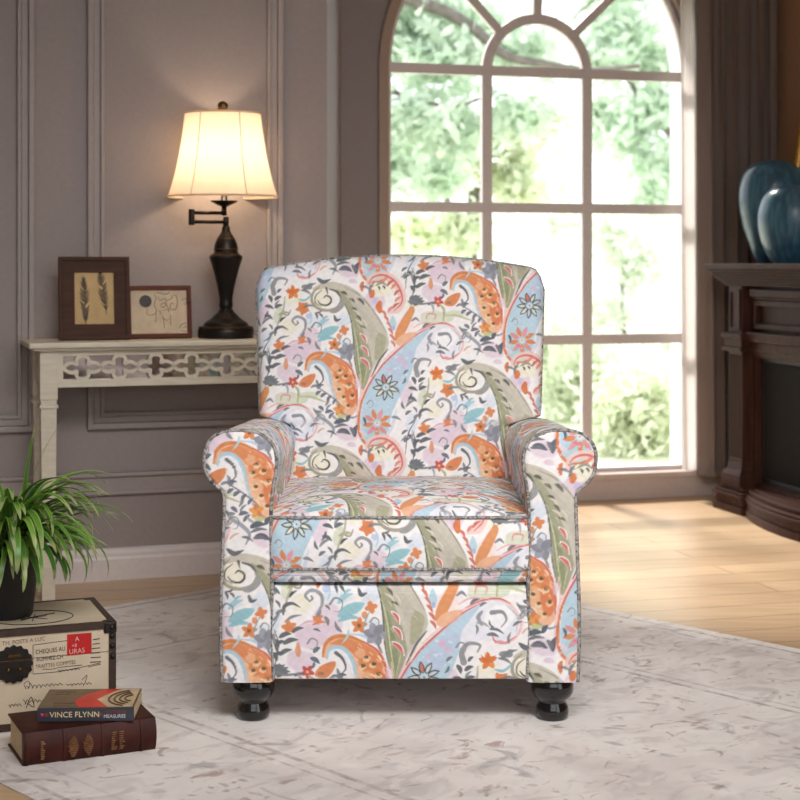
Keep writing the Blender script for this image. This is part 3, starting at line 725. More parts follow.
# sill / low base under the window
b = MB().box(WB.x(583) - 1.35, WB.x(745), -.035, .0, 0, wz0 - .015).box(WB.x(583) - 1.35, WB.x(745), -.045, .028, wz0 - .02, wz0 + .004)
structure(at(WB, b.build('baseboard_back', M['sill_paint'], bevel=.004)), 'low boxed base and sill under the arched window', 'baseboard')
o = MB().box(-2.06, -1.9, -2.5, 4.75, 0, CEIL).build('wall_side_added', M['wall_paint']); structure(o, 'unseen grey wall added at the left to block sky light', 'wall')  # unseen wall added to darken the left part of the room
b = MB().box(-2.06, 3.6, -2.65, -2.5, 0, .95).box(-2.06, 3.6, -2.65, -2.5, 2.7, CEIL).box(-2.06, -1.5, -2.65, -2.5, .95, 2.7).box(3.0, 3.6, -2.65, -2.5, .95, 2.7)  # unseen wall added to darken the mirror strip and cut low sky light
structure(b.build('wall_front_added', M['wall_paint']), 'unseen wall added behind the viewer, its opening limiting the sky light', 'wall')
# right wall, behind the fireplace
YB = .44
o = MB().box(-.62, 6.2, YB, YB + .15, 0, CEIL).build('wall_right', M['tan_wall']); structure(at(FP, o), 'tan brown wall behind the fireplace', 'wall')

# ---------------------------------------------------------------- rug
e1, e2 = Vector((.731, .682)), Vector((.682, -.731))
RU = 0.003
ctr = e1 * ((3.563 + 1.530) / 2) + e2 * ((-3.965 - .965) / 2)
ru = MB().box(-1.0165, 1.0165, -1.5, 1.5, 0, RU).build('area_rug', M['worn_rug'])
ru.location = (ctr.x, ctr.y, 0.0005); ru.rotation_euler = (0, 0, math.atan2(e1.y, e1.x))
tag(ru, 'worn pale grey rug with a faded pattern under the armchair', 'rug')
RU += .0005
# ---------------------------------------------------------------- armchair
K = 464.0
CY = F / K                              # 3.448: plane of the front of the arms
LX = lambda px: (px - 400) / K
LZ = lambda py: CAM_H - (py - HZ) / K
chair = thing('armchair', 'upholstered push-back armchair in white paisley cloth with rolled arms and black bun feet', 'armchair', (.0, CY, RU), 0.0)
PC = M['paisley_cloth']
PU = 2000.0                             # pattern units per metre

# seat arms: outline of the front panel as left / right edges by height
outer = [(222, 684), (220.5, 640), (221, 600), (223, 540), (224, 505), (222, 493), (214, 486), (207, 477), (204, 465), (204.5, 453), (209, 443), (217, 436.5), (228, 433), (240, 432)]
inner = [(273, 684), (272, 600), (271, 540), (271, 510), (273, 490), (275.5, 475), (276.5, 463), (275, 452), (270, 443), (261, 436.5), (250, 433), (240, 432)]
def edge_curve(pts):
    s = spl(pts, False, 12); z = LZ(s[:, 1]); x = LX(s[:, 0])
    z = np.maximum.accumulate(z + np.arange(len(z)) * 1e-7); return z, x
zo, xo = edge_curve(outer); zi, xi = edge_curve(inner)
def make_arm(side):
    arm = bpy.data.objects.new('arm', None); COL.objects.link(arm); arm.parent = chair
    nr, nc = 300, 60
    t = np.linspace(0, 1, nr); z0, z1 = zo[0], min(zo[-1], zi[-1])
    zz = z0 + (z1 - z0) * (1 - (1 - t) ** 1.35)
    xl, xr = np.interp(zz, zo, xo), np.interp(zz, zi, xi)
    s = np.linspace(0, 1, nc); s = .5 - .5 * np.cos(PI * s) * (.35 + .65 * np.abs(np.cos(PI * s)) ** .2)
    X = xl[:, None] + (xr - xl)[:, None] * s[None]; Zg = np.repeat(zz[:, None], nc, 1)
    dgrid = np.minimum(np.minimum(X - xl[:, None], xr[:, None] - X), (z1 - Zg) * 1.2 + .0005)
    r = .012; Yg = r - np.sqrt(np.maximum(0, r * r - (r - np.clip(dgrid, 0, r)) ** 2)) - .004 * np.clip(dgrid / .05, 0, 1)
    loop = np.vstack([np.stack([xl, zz], 1), np.stack([xr, zz], 1)[::-1]])
    if side > 0: X = -X; loop = loop * [-1, 1]
    px, py = X * K + 400, HZ + (CAM_H - Zg) * K
    if side < 0: C = cloth(275 + (px - 215) * 4.31, 600 + (py - 461) * 4.31)
    else: C = cloth(580 + (px - 563) * 4.31, 480 + (py - 541) * 4.31)
    P = np.stack([X, Yg, Zg], -1).reshape(-1, 3)
    np_mesh('front_panel', P, grid_quads(nr, nc, 0, side > 0), C.reshape(-1, 3), PC, arm)
    # body of the arm: the outline drawn back, dropping a little towards the rear
    ny = 150; yy = np.concatenate([np.linspace(r, .66, ny - 6), np.linspace(.665, .72, 6)])
    L = np.concatenate([[0], np.cumsum(np.hypot(*np.diff(loop, axis=0).T))])
    sl = np.linspace(0, L[-1], 420); lx, lz = np.interp(sl, L, loop[:, 0]), np.interp(sl, L, loop[:, 1])
    drop = 1 - .115 * np.clip(yy, 0, .7) ** 1.1
    PX = np.repeat(lx[None], ny, 0); PY = np.repeat(yy[:, None], len(sl), 1)
    PZ = z0 + (lz[None] - z0) * (1 + (drop[:, None] - 1) * np.clip((lz[None] - z0) / .5, 0, 1))
    # unrolled: distance round the outline across, depth along
    C = cloth(300 + side * (sl[None] - .55) * PU + 0 * PY, 520 - PY * PU + 0 * PX)
    np_mesh('arm_body', np.stack([PX, PY, PZ], -1).reshape(-1, 3), grid_quads(ny, len(sl), 0, side < 0), C.reshape(-1, 3), PC, arm)
    bk = MB(); k = len(sl); bk.add([(PX[-1, q], .72, PZ[-1, q]) for q in range(0, k, 4)], [tuple(range(len(range(0, k, 4))))])
    bk.build('rear_panel', M['piping_cloth'], arm)
    pts = [(a, .004, b) for a, b in zip(lx[::3], lz[::3])]
    MB().tube(pts, .0042, 6).build('piping', M['piping_cloth'], arm)
    return arm
for sd in (-1, 1): make_arm(sd)

def cushion(name, x0, x1, prof_fn, nx, col_fn, parent, end=.03):
    """loft of a (y, z) section along x; prof_fn(x) -> points; ends closed by drawing the section in"""
    xs = np.linspace(x0, x1, nx)
    rows = np.stack([prof_fn(x) for x in xs], 1)             # (m, nx, 2)
    m = rows.shape[0]
    X = np.repeat(xs[None], m, 0)
    P = np.stack([X, rows[..., 0], rows[..., 1]], -1)
    d = np.sqrt((np.diff(P[:, nx // 2], axis=0) ** 2).sum(1)); sl = np.concatenate([[0], np.cumsum(d)])
    return np_mesh(name, P.reshape(-1, 3), grid_quads(m, nx), col_fn(P, sl).reshape(-1, 3), PC, parent)

seat = bpy.data.objects.new('seat', None); COL.objects.link(seat); seat.parent = chair
SX = .285
zt, zb_ = LZ(518), LZ(586)
def round_end(x, r=.035):
    d = SX - abs(x); return 0 if d >= r else r - math.sqrt(max(0, r * r - (r - d) ** 2))
def crown(x): return .040 * (1 - abs(x / SX) ** 2.6) ** 1.0
def seat_prof(x):
    re = round_end(x); c = crown(x)
    yv = np.linspace(.66, .0, 300)
    rise = np.sin(PI * np.clip(yv / .64, 0, 1) ** .62) ** .85
    yf = .004 + re * .35
    top = np.stack([np.maximum(yv, 0) * 1.0 + yf * (1 - yv / .66), zt + c * rise * 1.0 - re * .35 * (rise * .6) - .004 * (yv < .004)], 1)
    zv = np.linspace(zt - .002, zb_ + .02, 75); bul = .013 * np.sin(PI * (zt - zv) / (zt - zb_))
    front = np.stack([yf - bul * (1 - re / .04), zv], 1)
    av = np.linspace(0, PI / 2, 12); rb = .018
    low = np.stack([front[-1, 0] + rb * (1 - np.cos(av)), zb_ + .02 - rb * np.sin(av)], 1)
    und = np.stack([np.linspace(low[-1, 0] + .01, .6, 10), np.full(10, low[-1, 1])], 1)
    return np.vstack([top, front, low, und])
def seat_col(P, sl):
    # the top runs on its own piece of cloth, front band on another
    u_top = 698 + (P[..., 0] - LX(389)) * PU; v_top = 705 + (.25 - P[..., 1]) * 2600
    u_f = 698 + (P[..., 0] - LX(296.5)) * 2130; v_f = 705 + (LZ(525.8) - P[..., 2]) * 2130
    A, B = cloth(u_top, v_top), cloth(u_f, v_f)
    k = (np.arange(P.shape[0]) < 300)[:, None, None]
    low = (np.arange(P.shape[0]) >= 300 + 66)[:, None, None]
    Cc = cloth(u_f + 260, v_f + 330)
    return np.where(k, A, np.where(low, Cc, B))
cushion('seat_cushion', -SX, SX, seat_prof, 290, seat_col, seat)
for nm, fn in (('top', lambda p: p[299]), ('bottom', lambda p: p[300 + 66])):
    pts = []
    for x in np.linspace(-SX + .001, SX - .001, 60):
        q = fn(seat_prof(x)); pts.append((x, q[0] - .002, q[1] + (.001 if nm == 'top' else 0)))
    MB().tube(pts, .0036, 6).build('piping', M['piping_cloth'], seat)
# sides of the cushion
for sg in (-1, 1):
    p = seat_prof(SX * .9999); b = MB(); b.add([(sg * SX, a, c) for a, c in p[::5]], [tuple(range(len(p[::5])))]); b.build('side_panel', M['piping_cloth'], seat)

# footrest panel below the seat
FX = .282; fz0, fz1 = LZ(682), LZ(588.5)
def foot_prof(x):
    d = FX - abs(x); re = 0 if d > .014 else .014 - math.sqrt(max(0, .014 ** 2 - (.014 - d) ** 2))
    av = np.linspace(PI / 2, 0, 10); r = .014
    t = np.stack([.004 + re + r - r * np.cos(av), fz1 - r + r * np.sin(av)], 1)
    zv = np.linspace(fz1 - r, fz0 + .004, 125)
    f = np.stack([.004 + re - .006 * np.sin(PI * (zv - fz0) / (fz1 - fz0)), zv], 1)
    return np.vstack([[[.055, fz1]], t, f, [[.012 + re, fz0], [.055, fz0]]])
def foot_col(P, sl): return cloth(270 + (P[..., 0] - LX(322.8)) * 1960, 590 + (LZ(652) - P[..., 2]) * 1960)
fr_ = cushion('footrest', -FX, FX, foot_prof, 290, foot_col, chair)
for sg in (-1, 1):
    p = foot_prof(FX * .9999); b = MB(); b.add([(sg * FX, a, c) for a, c in p[::4]] + [(sg * FX, .055, fz0)], [tuple(range(len(p[::4]) + 1))]); b.build('side_edge', M['piping_cloth'], fr_)

# backrest
back = bpy.data.objects.new('backrest', None); COL.objects.link(back); back.parent = chair
BZ0 = .44
def b_half(z):
    t = np.clip((z - .575) / .03, 0, 1); t = t * t * (3 - 2 * t)
    return (.283 + (.360 + (z - .6) / .4 * .022 - .283) * t)
def b_top(u): return 1.013 - .040 * np.abs(u) ** 2 - .05 * np.clip((np.abs(u) - .91) / .09, 0, 1) ** 2.4
def b_plane(z): return .585 + (z - BZ0) / .57 * .165
nr, nc = 300, 380
v = np.linspace(0, 1, nr)[:, None]; uu = np.linspace(-1, 1, nc)[None]
Zg = BZ0 + v * (b_top(uu) - BZ0); Wd = b_half(Zg); Xg = uu * Wd
d = np.minimum((1 - np.abs(uu)) * Wd, (1 - v) * (b_top(uu) - BZ0) * .9)
r = .026; edge = r - np.sqrt(np.maximum(0, r * r - (r - np.clip(d, 0, r)) ** 2))
puff = .035 * (1 - np.abs(uu) ** 2.5) * np.sin(PI * np.clip(v, 0, 1) ** .9) ** .6
Yg = b_plane(Zg) + edge - puff + .012
def back_col(X, Z): return cloth(773 + X * 2069, (HZ + (CAM_H - Z) * 388 - 255) * 5.333)
np_mesh('back_cushion', np.stack([Xg, Yg, Zg], -1).reshape(-1, 3), grid_quads(nr, nc), back_col(Xg, Zg).reshape(-1, 3), PC, back)
rim = np.vstack([np.stack([Xg[:, 0], Yg[:, 0], Zg[:, 0]], 1), np.stack([Xg[-1], Yg[-1], Zg[-1]], 1)[1:-1], np.stack([Xg[:, -1], Yg[:, -1], Zg[:, -1]], 1)[::-1]])
nd = 36; dep = np.linspace(0, .15, nd)
RP = np.repeat(rim[None], nd, 0).copy(); RP[..., 1] += dep[:, None]
cx_ = np.array([0, 0, .7]); shr = np.clip((dep - .12) / .03, 0, 1) ** 2 * .03
RP[..., 0] *= (1 - shr)[:, None]; RP[..., 2] -= (shr * .8)[:, None] * np.clip(RP[..., 2] - .7, 0, 1)
RC = back_col(RP[..., 0] + np.sign(RP[..., 0]) * dep[:, None], RP[..., 2] + (np.arange(rim.shape[0])[None] % 10000 >= 0) * dep[:, None] * .6)
np_mesh('side_band', RP.reshape(-1, 3), grid_quads(nd, rim.shape[0]), RC.reshape(-1, 3), PC, back)
# outside back, cloth down to the base, drawn as rows across the same rim
nb = 120; L_, R_ = RP[-1, :nr], RP[-1, ::-1][:nr]
sb = np.linspace(0, 1, nb)[None, :, None]
BK = L_[::3, None] * (1 - sb) + R_[::3, None] * sb
topz = BZ0 + (BK[..., 2] - BZ0) / (BK[-1, 0, 2] - BZ0) * 1
tt = np.linspace(0, 1, BK.shape[0])[:, None]; BK[..., 2] = BZ0 + tt * (np.interp(np.linspace(-1, 1, nb), np.linspace(-1, 1, nc), Zg[-1])[None] - BZ0)
np_mesh('outside_back', BK.reshape(-1, 3), grid_quads(BK.shape[0], nb, 0, True), back_col(-BK[..., 0], BK[..., 2]).reshape(-1, 3), PC, back)
q = rim[np.r_[80:nr, ]]
pp = [tuple(p + np.array([0, .0, 0])) for p in rim[90:len(rim) - 90:6]]
MB().tube(pp, .004, 6).build('piping', M['piping_cloth'], back)

# hidden carcass: lower back and the box under the seat, covered in the same cloth
def cloth_box(name, x0, x1, y0, y1, z0, z1, parent):
    Ps, Qs, Cs, k = [], [], [], 0
    def face(o, a, b, na, nb_):
        nonlocal k
        s, t = np.meshgrid(np.linspace(0, 1, na), np.linspace(0, 1, nb_), indexing='ij')
        P = np.array(o) + s[..., None] * np.array(a) + t[..., None] * np.array(b)
        Ps.append(P.reshape(-1, 3)); Qs.append(grid_quads(na, nb_, k)); k += na * nb_
        Cs.append(cloth((P[..., 0] + P[..., 1]) * PU, -P[..., 2] * PU).reshape(-1, 3))
    n = 60; dx, dy, dz = x1 - x0, y1 - y0, z1 - z0
    face((x0, y1, z0), (dx, 0, 0), (0, 0, dz), n, n); face((x0, y0, z0), (0, dy, 0), (0, 0, dz), n, n); face((x1, y0, z0), (0, dy, 0), (0, 0, dz), n, n)
    face((x0, y0, z0), (dx, 0, 0), (0, dy, 0), n, n); face((x0, y0, z1), (dx, 0, 0), (0, dy, 0), n, n); face((x0, y0, z0), (dx, 0, 0), (0, 0, dz), n, n)
    return np_mesh(name, np.vstack(Ps), np.vstack(Qs), np.vstack(Cs), PC, parent, False)
cloth_box('lower_back', -.34, .34, .70, .80, .0955, .56, chair)
cloth_box('seat_base', -.268, .268, .07, .70, .10, .29, chair)
# bun feet: front pair double-turned, rear pair plain
bun = [(.030, .0), (.035, .004), (.037, .014), (.035, .028), (.030, .036), (.030, .041), (.041, .048), (.0475, .06), (.0475, .075), (.043, .088), (.038, .098)]
bun = [(r * .98, z) for r, z in bun]
for sx_, y in ((-1, .052), (1, .052), (-1, .66), (1, .66)):
    lg = MB().lathe(bun, (0, 0), 32).build('foot', M['black_gloss'], chair, loc=(sx_ * .327 + .006, y, 0)); lg['label'] = 'black turned bun foot'

# ---------------------------------------------------------------- console table
TT = TB.z(60, 342.5)                          # table top height
table = thing('console_table', 'narrow cream console table with pierced fretwork apron against the grey wall', 'console table', (TB.o.x, TB.o.y, 0), TB.a)
CW_, TL, TDp = M['cream_wood'], .86, .245
t0 = TT - .024
b = MB().box(-.034, TL + .034, -.03, TDp, t0 + .008, TT).box(-.022, TL + .022, -.018, TDp, t0, t0 + .008)
b.build('table_top', CW_, table, bevel=.004)
ap0 = TB.z(100, 387)
for lx, ly in ((.0, .0), (TL - .052, .0), (.0, TDp - .052), (TL - .052, TDp - .052)):
    b = MB()
    b.box(lx, lx + .052, ly, ly + .052, ap0 - .035, t0); zc = ap0 - .052
    b.box(lx + .003, lx + .049, ly + .003, ly + .049, zc, ap0 - .035).box(lx - .002, lx + .054, ly - .002, ly + .054, zc - .008, zc + .002)
    vs = []
    for hw, z in ((.023, zc - .008), (.019, .0)):
        for sx_, sy_ in ((-1, -1), (1, -1), (1, 1), (-1, 1)): vs.append((lx + .026 + sx_ * hw, ly + .026 + sy_ * hw, z if z or not lx else RU + .0003))
    b.add(vs, [(0, 1, 2, 3), (7, 6, 5, 4)] + [(k, (k + 1) % 4, 4 + (k + 1) % 4, 4 + k) for k in range(4)])
    b.build('leg', CW_, table, bevel=.002)
fx0, fx1 = TB.x(63.5), TL - .07
fz1_, fz0_ = TB.z(100, 355.5), TB.z(100, 379.5)
b = MB().box(.052, TL - .052, .006, .024, fz1_, t0).box(.052, TL - .052, .006, .024, ap0, fz0_).box(.052, fx0, .006, .024, fz0_, fz1_).box(fx1, TL - .052, .006, .024, fz0_, fz1_)
ap = b.build('apron', CW_, table, bevel=.0015)
MB().box(.010, .026, .052, TDp - .052, ap0, t0).build('apron', CW_, table); MB().box(TL - .026, TL - .010, .052, TDp - .052, ap0, t0).build('apron', CW_, table)
MB().box(.052, TL - .052, TDp - .022, TDp - .008, ap0, t0).build('apron', CW_, table)
b = MB(); fzc, fh = (fz0_ + fz1_) / 2, (fz1_ - fz0_) / 2
per = TB.x(119.5) - TB.x(82.5); cx0 = TB.x(83)
hp = per / 2
quart = [(1, 0), (.76, .34), (.5, .40), (.30, .30), (.33, .62), (.22, .88), (0, .97)]
quart = [(x * hp, z * fh) for x, z in quart]
i = -1
while cx0 + i * per < fx1 + hp:
    cxx = cx0 + i * per; i += 1
    full = [(x, z) for x, z in quart] + [(-x, z) for x, z in quart[-2::-1]] + [(-x, -z) for x, z in quart[1:]] + [(x, -z) for x, z in quart[-2:0:-1]]
    s = spl(full, True, 5)
    pts = [(cxx + x, .013, fzc + z) for x, z in s if True]
    if cxx + hp > fx0 + .02 and cxx - hp < fx1 - .02:
        pts = [(min(max(p[0], fx0 - .004), fx1 + .004), p[1], p[2]) for p in pts]
        b.tube(pts, 0, closed=True, flat=(.0048, .0055), up=(0, 1, 0))
fw = b.build('fretwork', CW_, table, fix=True)
MB().box(fx0 - .01, fx1 + .01, .0245, .027, fz0_ - .01, fz1_ + .01).build('mirror_strip', M['mirror'], table)['label'] = 'mirror strip behind the fretwork'

# ---------------------------------------------------------------- table lamp
LY = .125
lp = TB.w(TB.x(226, LY), LY, TT)
SL = TB.Y(226, LY) / F                          # metres per pixel at the lamp
lamp = thing('table_lamp', 'lit swing-arm table lamp with dark turned bronze body and white bell shade', 'lamp', lp, TB.a)
def zpx(py): return (336 - py) * SL
def zp(zy): return (760 - zy) / 3.077 * SL      # rows of the enlarged view
W_ = lambda w: w / 3.077 * SL
prof = [(W_(r), zp(y)) for r, y in ((84, 760), (86, 754), (86, 738), (82, 728), (70, 722), (66, 714), (48, 702), (36, 690), (26, 681), (22, 674), (18, 669), (21, 664), (21, 655), (20, 640), (27, 600), (38, 556), (44, 535), (51, 513), (48, 507), (40, 501), (36, 494), (37, 486), (34, 470), (26, 452), (18, 440), (13, 430), (12, 420), (9, 416))]
sm = spl(prof, False, 3); MB().lathe([tuple(p) for p in sm], seg=48).build('body', M['bronze'], lamp)
for y, r in ((727, 84), (506, 47), (455, 28), (487, 38)): MB().lathe([(W_(r) - .001, zp(y) - .002), (W_(r) + .0015, zp(y)), (W_(r) - .001, zp(y) + .002)], seg=40, caps=False).build('trim_ring', M['antique_brass'], lamp)
ax_ = -W_(107)
b = MB(); b.lathe([(W_(9), zp(418)), (W_(9), zp(388))], (0, 0), 20); b.tube([(0, 0, zp(404)), (ax_, 0, zp(404))], W_(5.5), 12); b.lathe([(W_(9), zp(414)), (W_(9.5), zp(412)), (W_(9.5), zp(367)), (W_(9), zp(365))], (ax_, 0), 20)
b.tube([(ax_, 0, zp(376)), (-W_(6), 0, zp(376))], W_(5.5), 12); b.lathe([(W_(8), zp(384)), (W_(8), zp(355))], (-W_(6), 0), 20)
b.build('swing_arm', M['bronze'], lamp)
b = MB().lathe([(W_(8), zp(357)), (W_(20), zp(352)), (W_(40), zp(342)), (W_(42), zp(338)), (W_(20), zp(341)), (W_(10), zp(340)), (W_(10), zp(318)), (W_(6), zp(316)), (W_(5), zp(60))], (-W_(6), 0), 28); b.build('socket', M['bronze'], lamp)
SXo = -W_(10)
shp = [(168, 326), (162, 310), (148, 262), (136, 210), (127, 160), (120, 110), (116, 72)]
sp = spl([(W_(r), zp(y)) for r, y in shp], False, 5)
shade = MB().lathe([tuple(p) for p in sp], (SXo, 0), 64, caps=False).build('lamp_shade', M['shade_cloth'], lamp)
for (r, z) in (sp[0], sp[-1]): MB().tube([(SXo + r * math.cos(a), r * math.sin(a), z) for a in np.linspace(0, 2 * PI, 64, endpoint=False)], .0032, 6, closed=True).build('shade_trim', M['shade_cloth'], shade)
M['seam'] = mat('seam', (206, 190, 168), .9, var=.05)
for k in range(6):
    a = -PI / 2 + .22 + k * PI / 3
    MB().tube([(SXo + (r + .0008) * math.cos(a), (r + .0008) * math.sin(a), z) for r, z in sp[::2]], .0016, 5).build('seam', M['seam'], shade)
b = MB(); zf = zp(72) - .004
for k in range(3):
    a = k * 2 * PI / 3; b.tube([(SXo, 0, zf), (SXo + sp[-1][0] * math.cos(a), sp[-1][0] * math.sin(a), zf)], .0018, 6)
b.lathe([(.010, zf - .004), (.010, zf + .004)], (SXo, 0), 16); b.build('shade_ring', M['antique_brass'], shade)
MB().lathe([(.004, zf), (.006, zf + .004), (.012, zf + .010), (W_(9), zp(62)), (W_(15), zp(52)), (W_(16.5), zp(44)), (W_(12), zp(36)), (W_(4), zp(32))], (SXo, 0), 24).build('finial', M['antique_brass'], lamp)
M['bulb'] = mat('bulb', (250, 240, 220), .4, var=.02)
lt = bpy.data.lights.new('lamp_glow', 'POINT'); lt.energy = LAMP_W; lt.color = (1.0, .77, .52); lt.shadow_soft_size = .035
lo = bpy.data.objects.new('lamp_glow', lt); COL.objects.link(lo); lo.parent = lamp; lo.location = (SXo, 0, zp(215))

# ---------------------------------------------------------------- pictures on the table
def picture(name, label, cat, px0, px1, h, off, lean, yaw, wood, bar):
    x0, x1 = TB.x(px0, off), TB.x(px1, off)
    root = thing(name, label, cat, TB.w((x0 + x1) / 2, off, TT), TB.a + yaw)
    w = (x1 - x0) / math.cos(yaw)
    inner_ = bpy.data.objects.new('frame', None)
    return root, w
def lean_mesh(b, deg):
    c, s = math.cos(math.radians(deg)), math.sin(math.radians(deg))
    b.v = [(x, y * c + z * s, z * c - y * s) for x, y, z in b.v]
    zmin = min(p[2] for p in b.v); return b
# large frame: wide dark mount, two feathers
r1, w1 = picture('picture_frame', 'larger upright dark brown frame with two grey feathers on tan card', 'picture frame', 59.5, 130.5, 0, .085, 0, -.05, None, 0)
h1 = 81 * SL * 1.0; LN = 9
def LB(): return MB()
def put(b, nm, m, root, lift, bevel=0):
    lean_mesh(b, LN); b.v = [(x, y, z + lift) for x, y, z in b.v]; return b.build(nm, m, root, bevel=bevel)
th = .02; lift1 = th * math.sin(math.radians(LN)) + .0004
b = LB().ring(-w1 / 2, w1 / 2, 0, h1, .012, 0, th); fr1 = put(b, 'frame', M['frame_wood'], r1, lift1, .0015)
b = LB().ring(-w1 / 2 + .011, w1 / 2 - .011, .011, h1 - .011, w1 * .172, .006, .014); put(b, 'mount', M['frame_wood'], r1, lift1, .001)
aw, ah = w1 * .30, h1 * .335; acz = h1 * .5
b = LB().box(-aw - .01, aw + .01, .012, .016, acz - ah - .01, acz + ah + .01); art = put(b, 'card', M['parchment'], r1, lift1)
b = LB().box(-w1 / 2 + .01, w1 / 2 - .01, .0165, .019, .01, h1 - .01); put(b, 'backing', M['fire_black'], r1, lift1)
def feather(cx, cz, L, w, tilt, root, lift):
    b = LB(); ca, sa = math.cos(tilt), math.sin(tilt); rnd = random.Random(int(cx * 9999))
    T = lambda x, z: (cx + x * ca - z * sa, .0112, cz + x * sa + z * ca)
    b.tube([T(0, -L / 2), T(.001, 0), T(-.001, L / 2)], [.0012, .0009, .0004], 5)
    n = 26
    for k in range(n):
        t = k / (n - 1); z = -L * .42 + L * .9 * t; ww = w * math.sin(PI * min(1, .12 + t * .86)) ** .6
        for sg in (-1, 1):
            if rnd.random() < .1: continue
            wv = ww * (.75 + .35 * rnd.random())
            b.tube([T(0, z), T(sg * wv * .6, z + .008), T(sg * wv, z + .012 + .005 * rnd.random())], [.0013, .0012, .0004], 4)
    return put(b, 'feather', M['feather_ink'], root, lift)
feather(-aw * .45, acz - .012, ah * 1.62, .0165, .04, r1, lift1); feather(aw * .42, acz + .02, ah * 1.62, .015, .13, r1, lift1)
# small frame behind it
r2, w2 = picture('picture_frame', 'smaller reddish brown frame holding an aged print with a black seal', 'picture frame', 127.5, 192.5, 0, .12, 0, .0, None, 0)
h2 = 52 * SL
b = LB().ring(-w2 / 2, w2 / 2, 0, h2, .0135, 0, th); put(b, 'frame', M['red_wood'], r2, lift1, .0015)
b = LB().box(-w2 / 2 + .01, w2 / 2 - .01, .008, .012, .01, h2 - .01); put(b, 'print', M['print_paper'], r2, lift1)
b = LB().box(-w2 / 2 + .01, w2 / 2 - .01, .0125, .018, .01, h2 - .01); put(b, 'backing', M['fire_black'], r2, lift1)
def pic2(x, y): return (x / 800 * 80 - 40 + 4.5) * SL * .99, (575 - y) / 10 * SL       # enlarged-view pixels of the print
b = LB(); cx_, cz_ = pic2(222, 208)
b.prism([(cx_ + .0185 * math.cos(a) * (1 + .05 * (k % 2)), cz_ + .0185 * math.sin(a) * (1 + .05 * (k % 2))) for k, a in enumerate(np.linspace(0, 2 * PI, 40, endpoint=False))], .006, .008); put(b, 'seal', M['dark_metal'], r2, lift1)
b = LB()
def doodle(pts, r=.0009):
    s = spl([pic2(*p) for p in pts], False, 6); b.tube([(x, .0078, z) for x, z in s], r, 4)
for ps in (((310, 130), (330, 180), (310, 240), (330, 300), (310, 340)), ((330, 120), (390, 130), (430, 140), (470, 115)), ((480, 160), (530, 150), (545, 220), (520, 290), (470, 280), (480, 230), (510, 235)), ((370, 250), (400, 225), (430, 240), (400, 270), (380, 260)),
           ((400, 300), (440, 290), (460, 320)), ((235, 280), (240, 340), (290, 345), (325, 335), (320, 420)), ((385, 350), (400, 390), (405, 480)), ((470, 340), (468, 400), (472, 450)), ((390, 370), (430, 400), (450, 380)), ((350, 160), (365, 200), (420, 180), (440, 210)),
           ((590, 200), (620, 180), (640, 220), (610, 240)), ((440, 200), (470, 190), (500, 170)), ((350, 300), (370, 310), (365, 340)), ((420, 200), (440, 260), (460, 300))): doodle(ps)
put(b, 'engraving', M['faded_ink'], r2, lift1)
b = LB()
for ps in (((560, 480), (580, 440), (640, 430), (660, 470), (620, 510), (570, 500)), ((590, 480), (630, 460), (640, 490))): doodle(ps)
put(b, 'corner_seal', M['faded_ink'], r2, lift1)
b = LB()
cx_, cz_ = pic2(690, 215); b.ball((w2 / 2 - .009, -.002, cz_), .0045, 12, 8)
put(b, 'clasp', M['antique_brass'], r2, lift1)
# ---------------------------------------------------------------- keepsake trunk
TRZ = RU
trunk = thing('storage_trunk', 'cream keepsake trunk with brown leather edges, postmark print and black scalloped clasp', 'trunk', (TR.o.x, TR.o.y, TRZ), TR.a)
TW, TD, THt = .56, .262, .216
seam = TR.z(60, 656) - TRZ
tx = lambda px: TR.x(px); tz = lambda px, py: TR.z(px, py) - TRZ
TC, TLe = M['trunk_cloth'], M['trunk_leather']
MB().box(-TW, 0, 0, TD, .004, seam - .0005).build('body', TC, trunk, bevel=.002)
lid = MB().box(-TW, 0, 0, TD, seam + .0005, THt).build('lid', TC, trunk, bevel=.002)
def edge_bars(z0, z1, parent, top):
    e = .0028; w = .017
    b = MB()
    for x0, x1 in ((-TW - e, -TW + w), (-w * .75, e)):
        for y0, y1 in ((-e, w * .6), (TD - w * .6, TD + e)): b.box(x0, x1, y0, y1, z0, z1)
    zz = (z1 - w * .85, z1 + .0008) if top else (z0 - e, z0 + w * .75)
    b.box(-TW - e, e, -e, w * .5, *zz); b.box(-TW - e, e, TD - w * .5, TD + e, *zz)
    b.box(-TW - e, -TW + w * .7, -e, TD + e, *zz); b.box(-w * .7, e, -e, TD + e, *zz)
    return b.build('edging', TLe, parent)
edge_bars(seam + .0012, THt, lid, True); edge_bars(.004, seam - .0012, trunk, False)
for x in (-TW, 0):
    sg = 1 if x == 0 else -1
    for yy in (0, TD):
        b = MB(); b.box(min(x - sg * .024, x + sg * .0045), max(x - sg * .024, x + sg * .0045), (-.0045 if yy == 0 else TD - .022), (.022 if yy == 0 else TD + .0045), THt - .024, THt + .0012)
        b.build('corner_cap', M['dark_metal'], lid, bevel=.004)
for x, zc in ((-.006, THt - .030), (-.005, seam + .013), (-.004, seam - .010), (-.006, THt - .012), (-.005, .02)):
    par = lid if zc > seam else trunk
    MB().lathe([(.0065, 0), (.006, .002), (.0035, .004), (.0005, .0046)], seg=16).build('rivet', M['dark_metal'], par, loc=(x, -.003, zc), rot=(PI / 2, 0, 0))
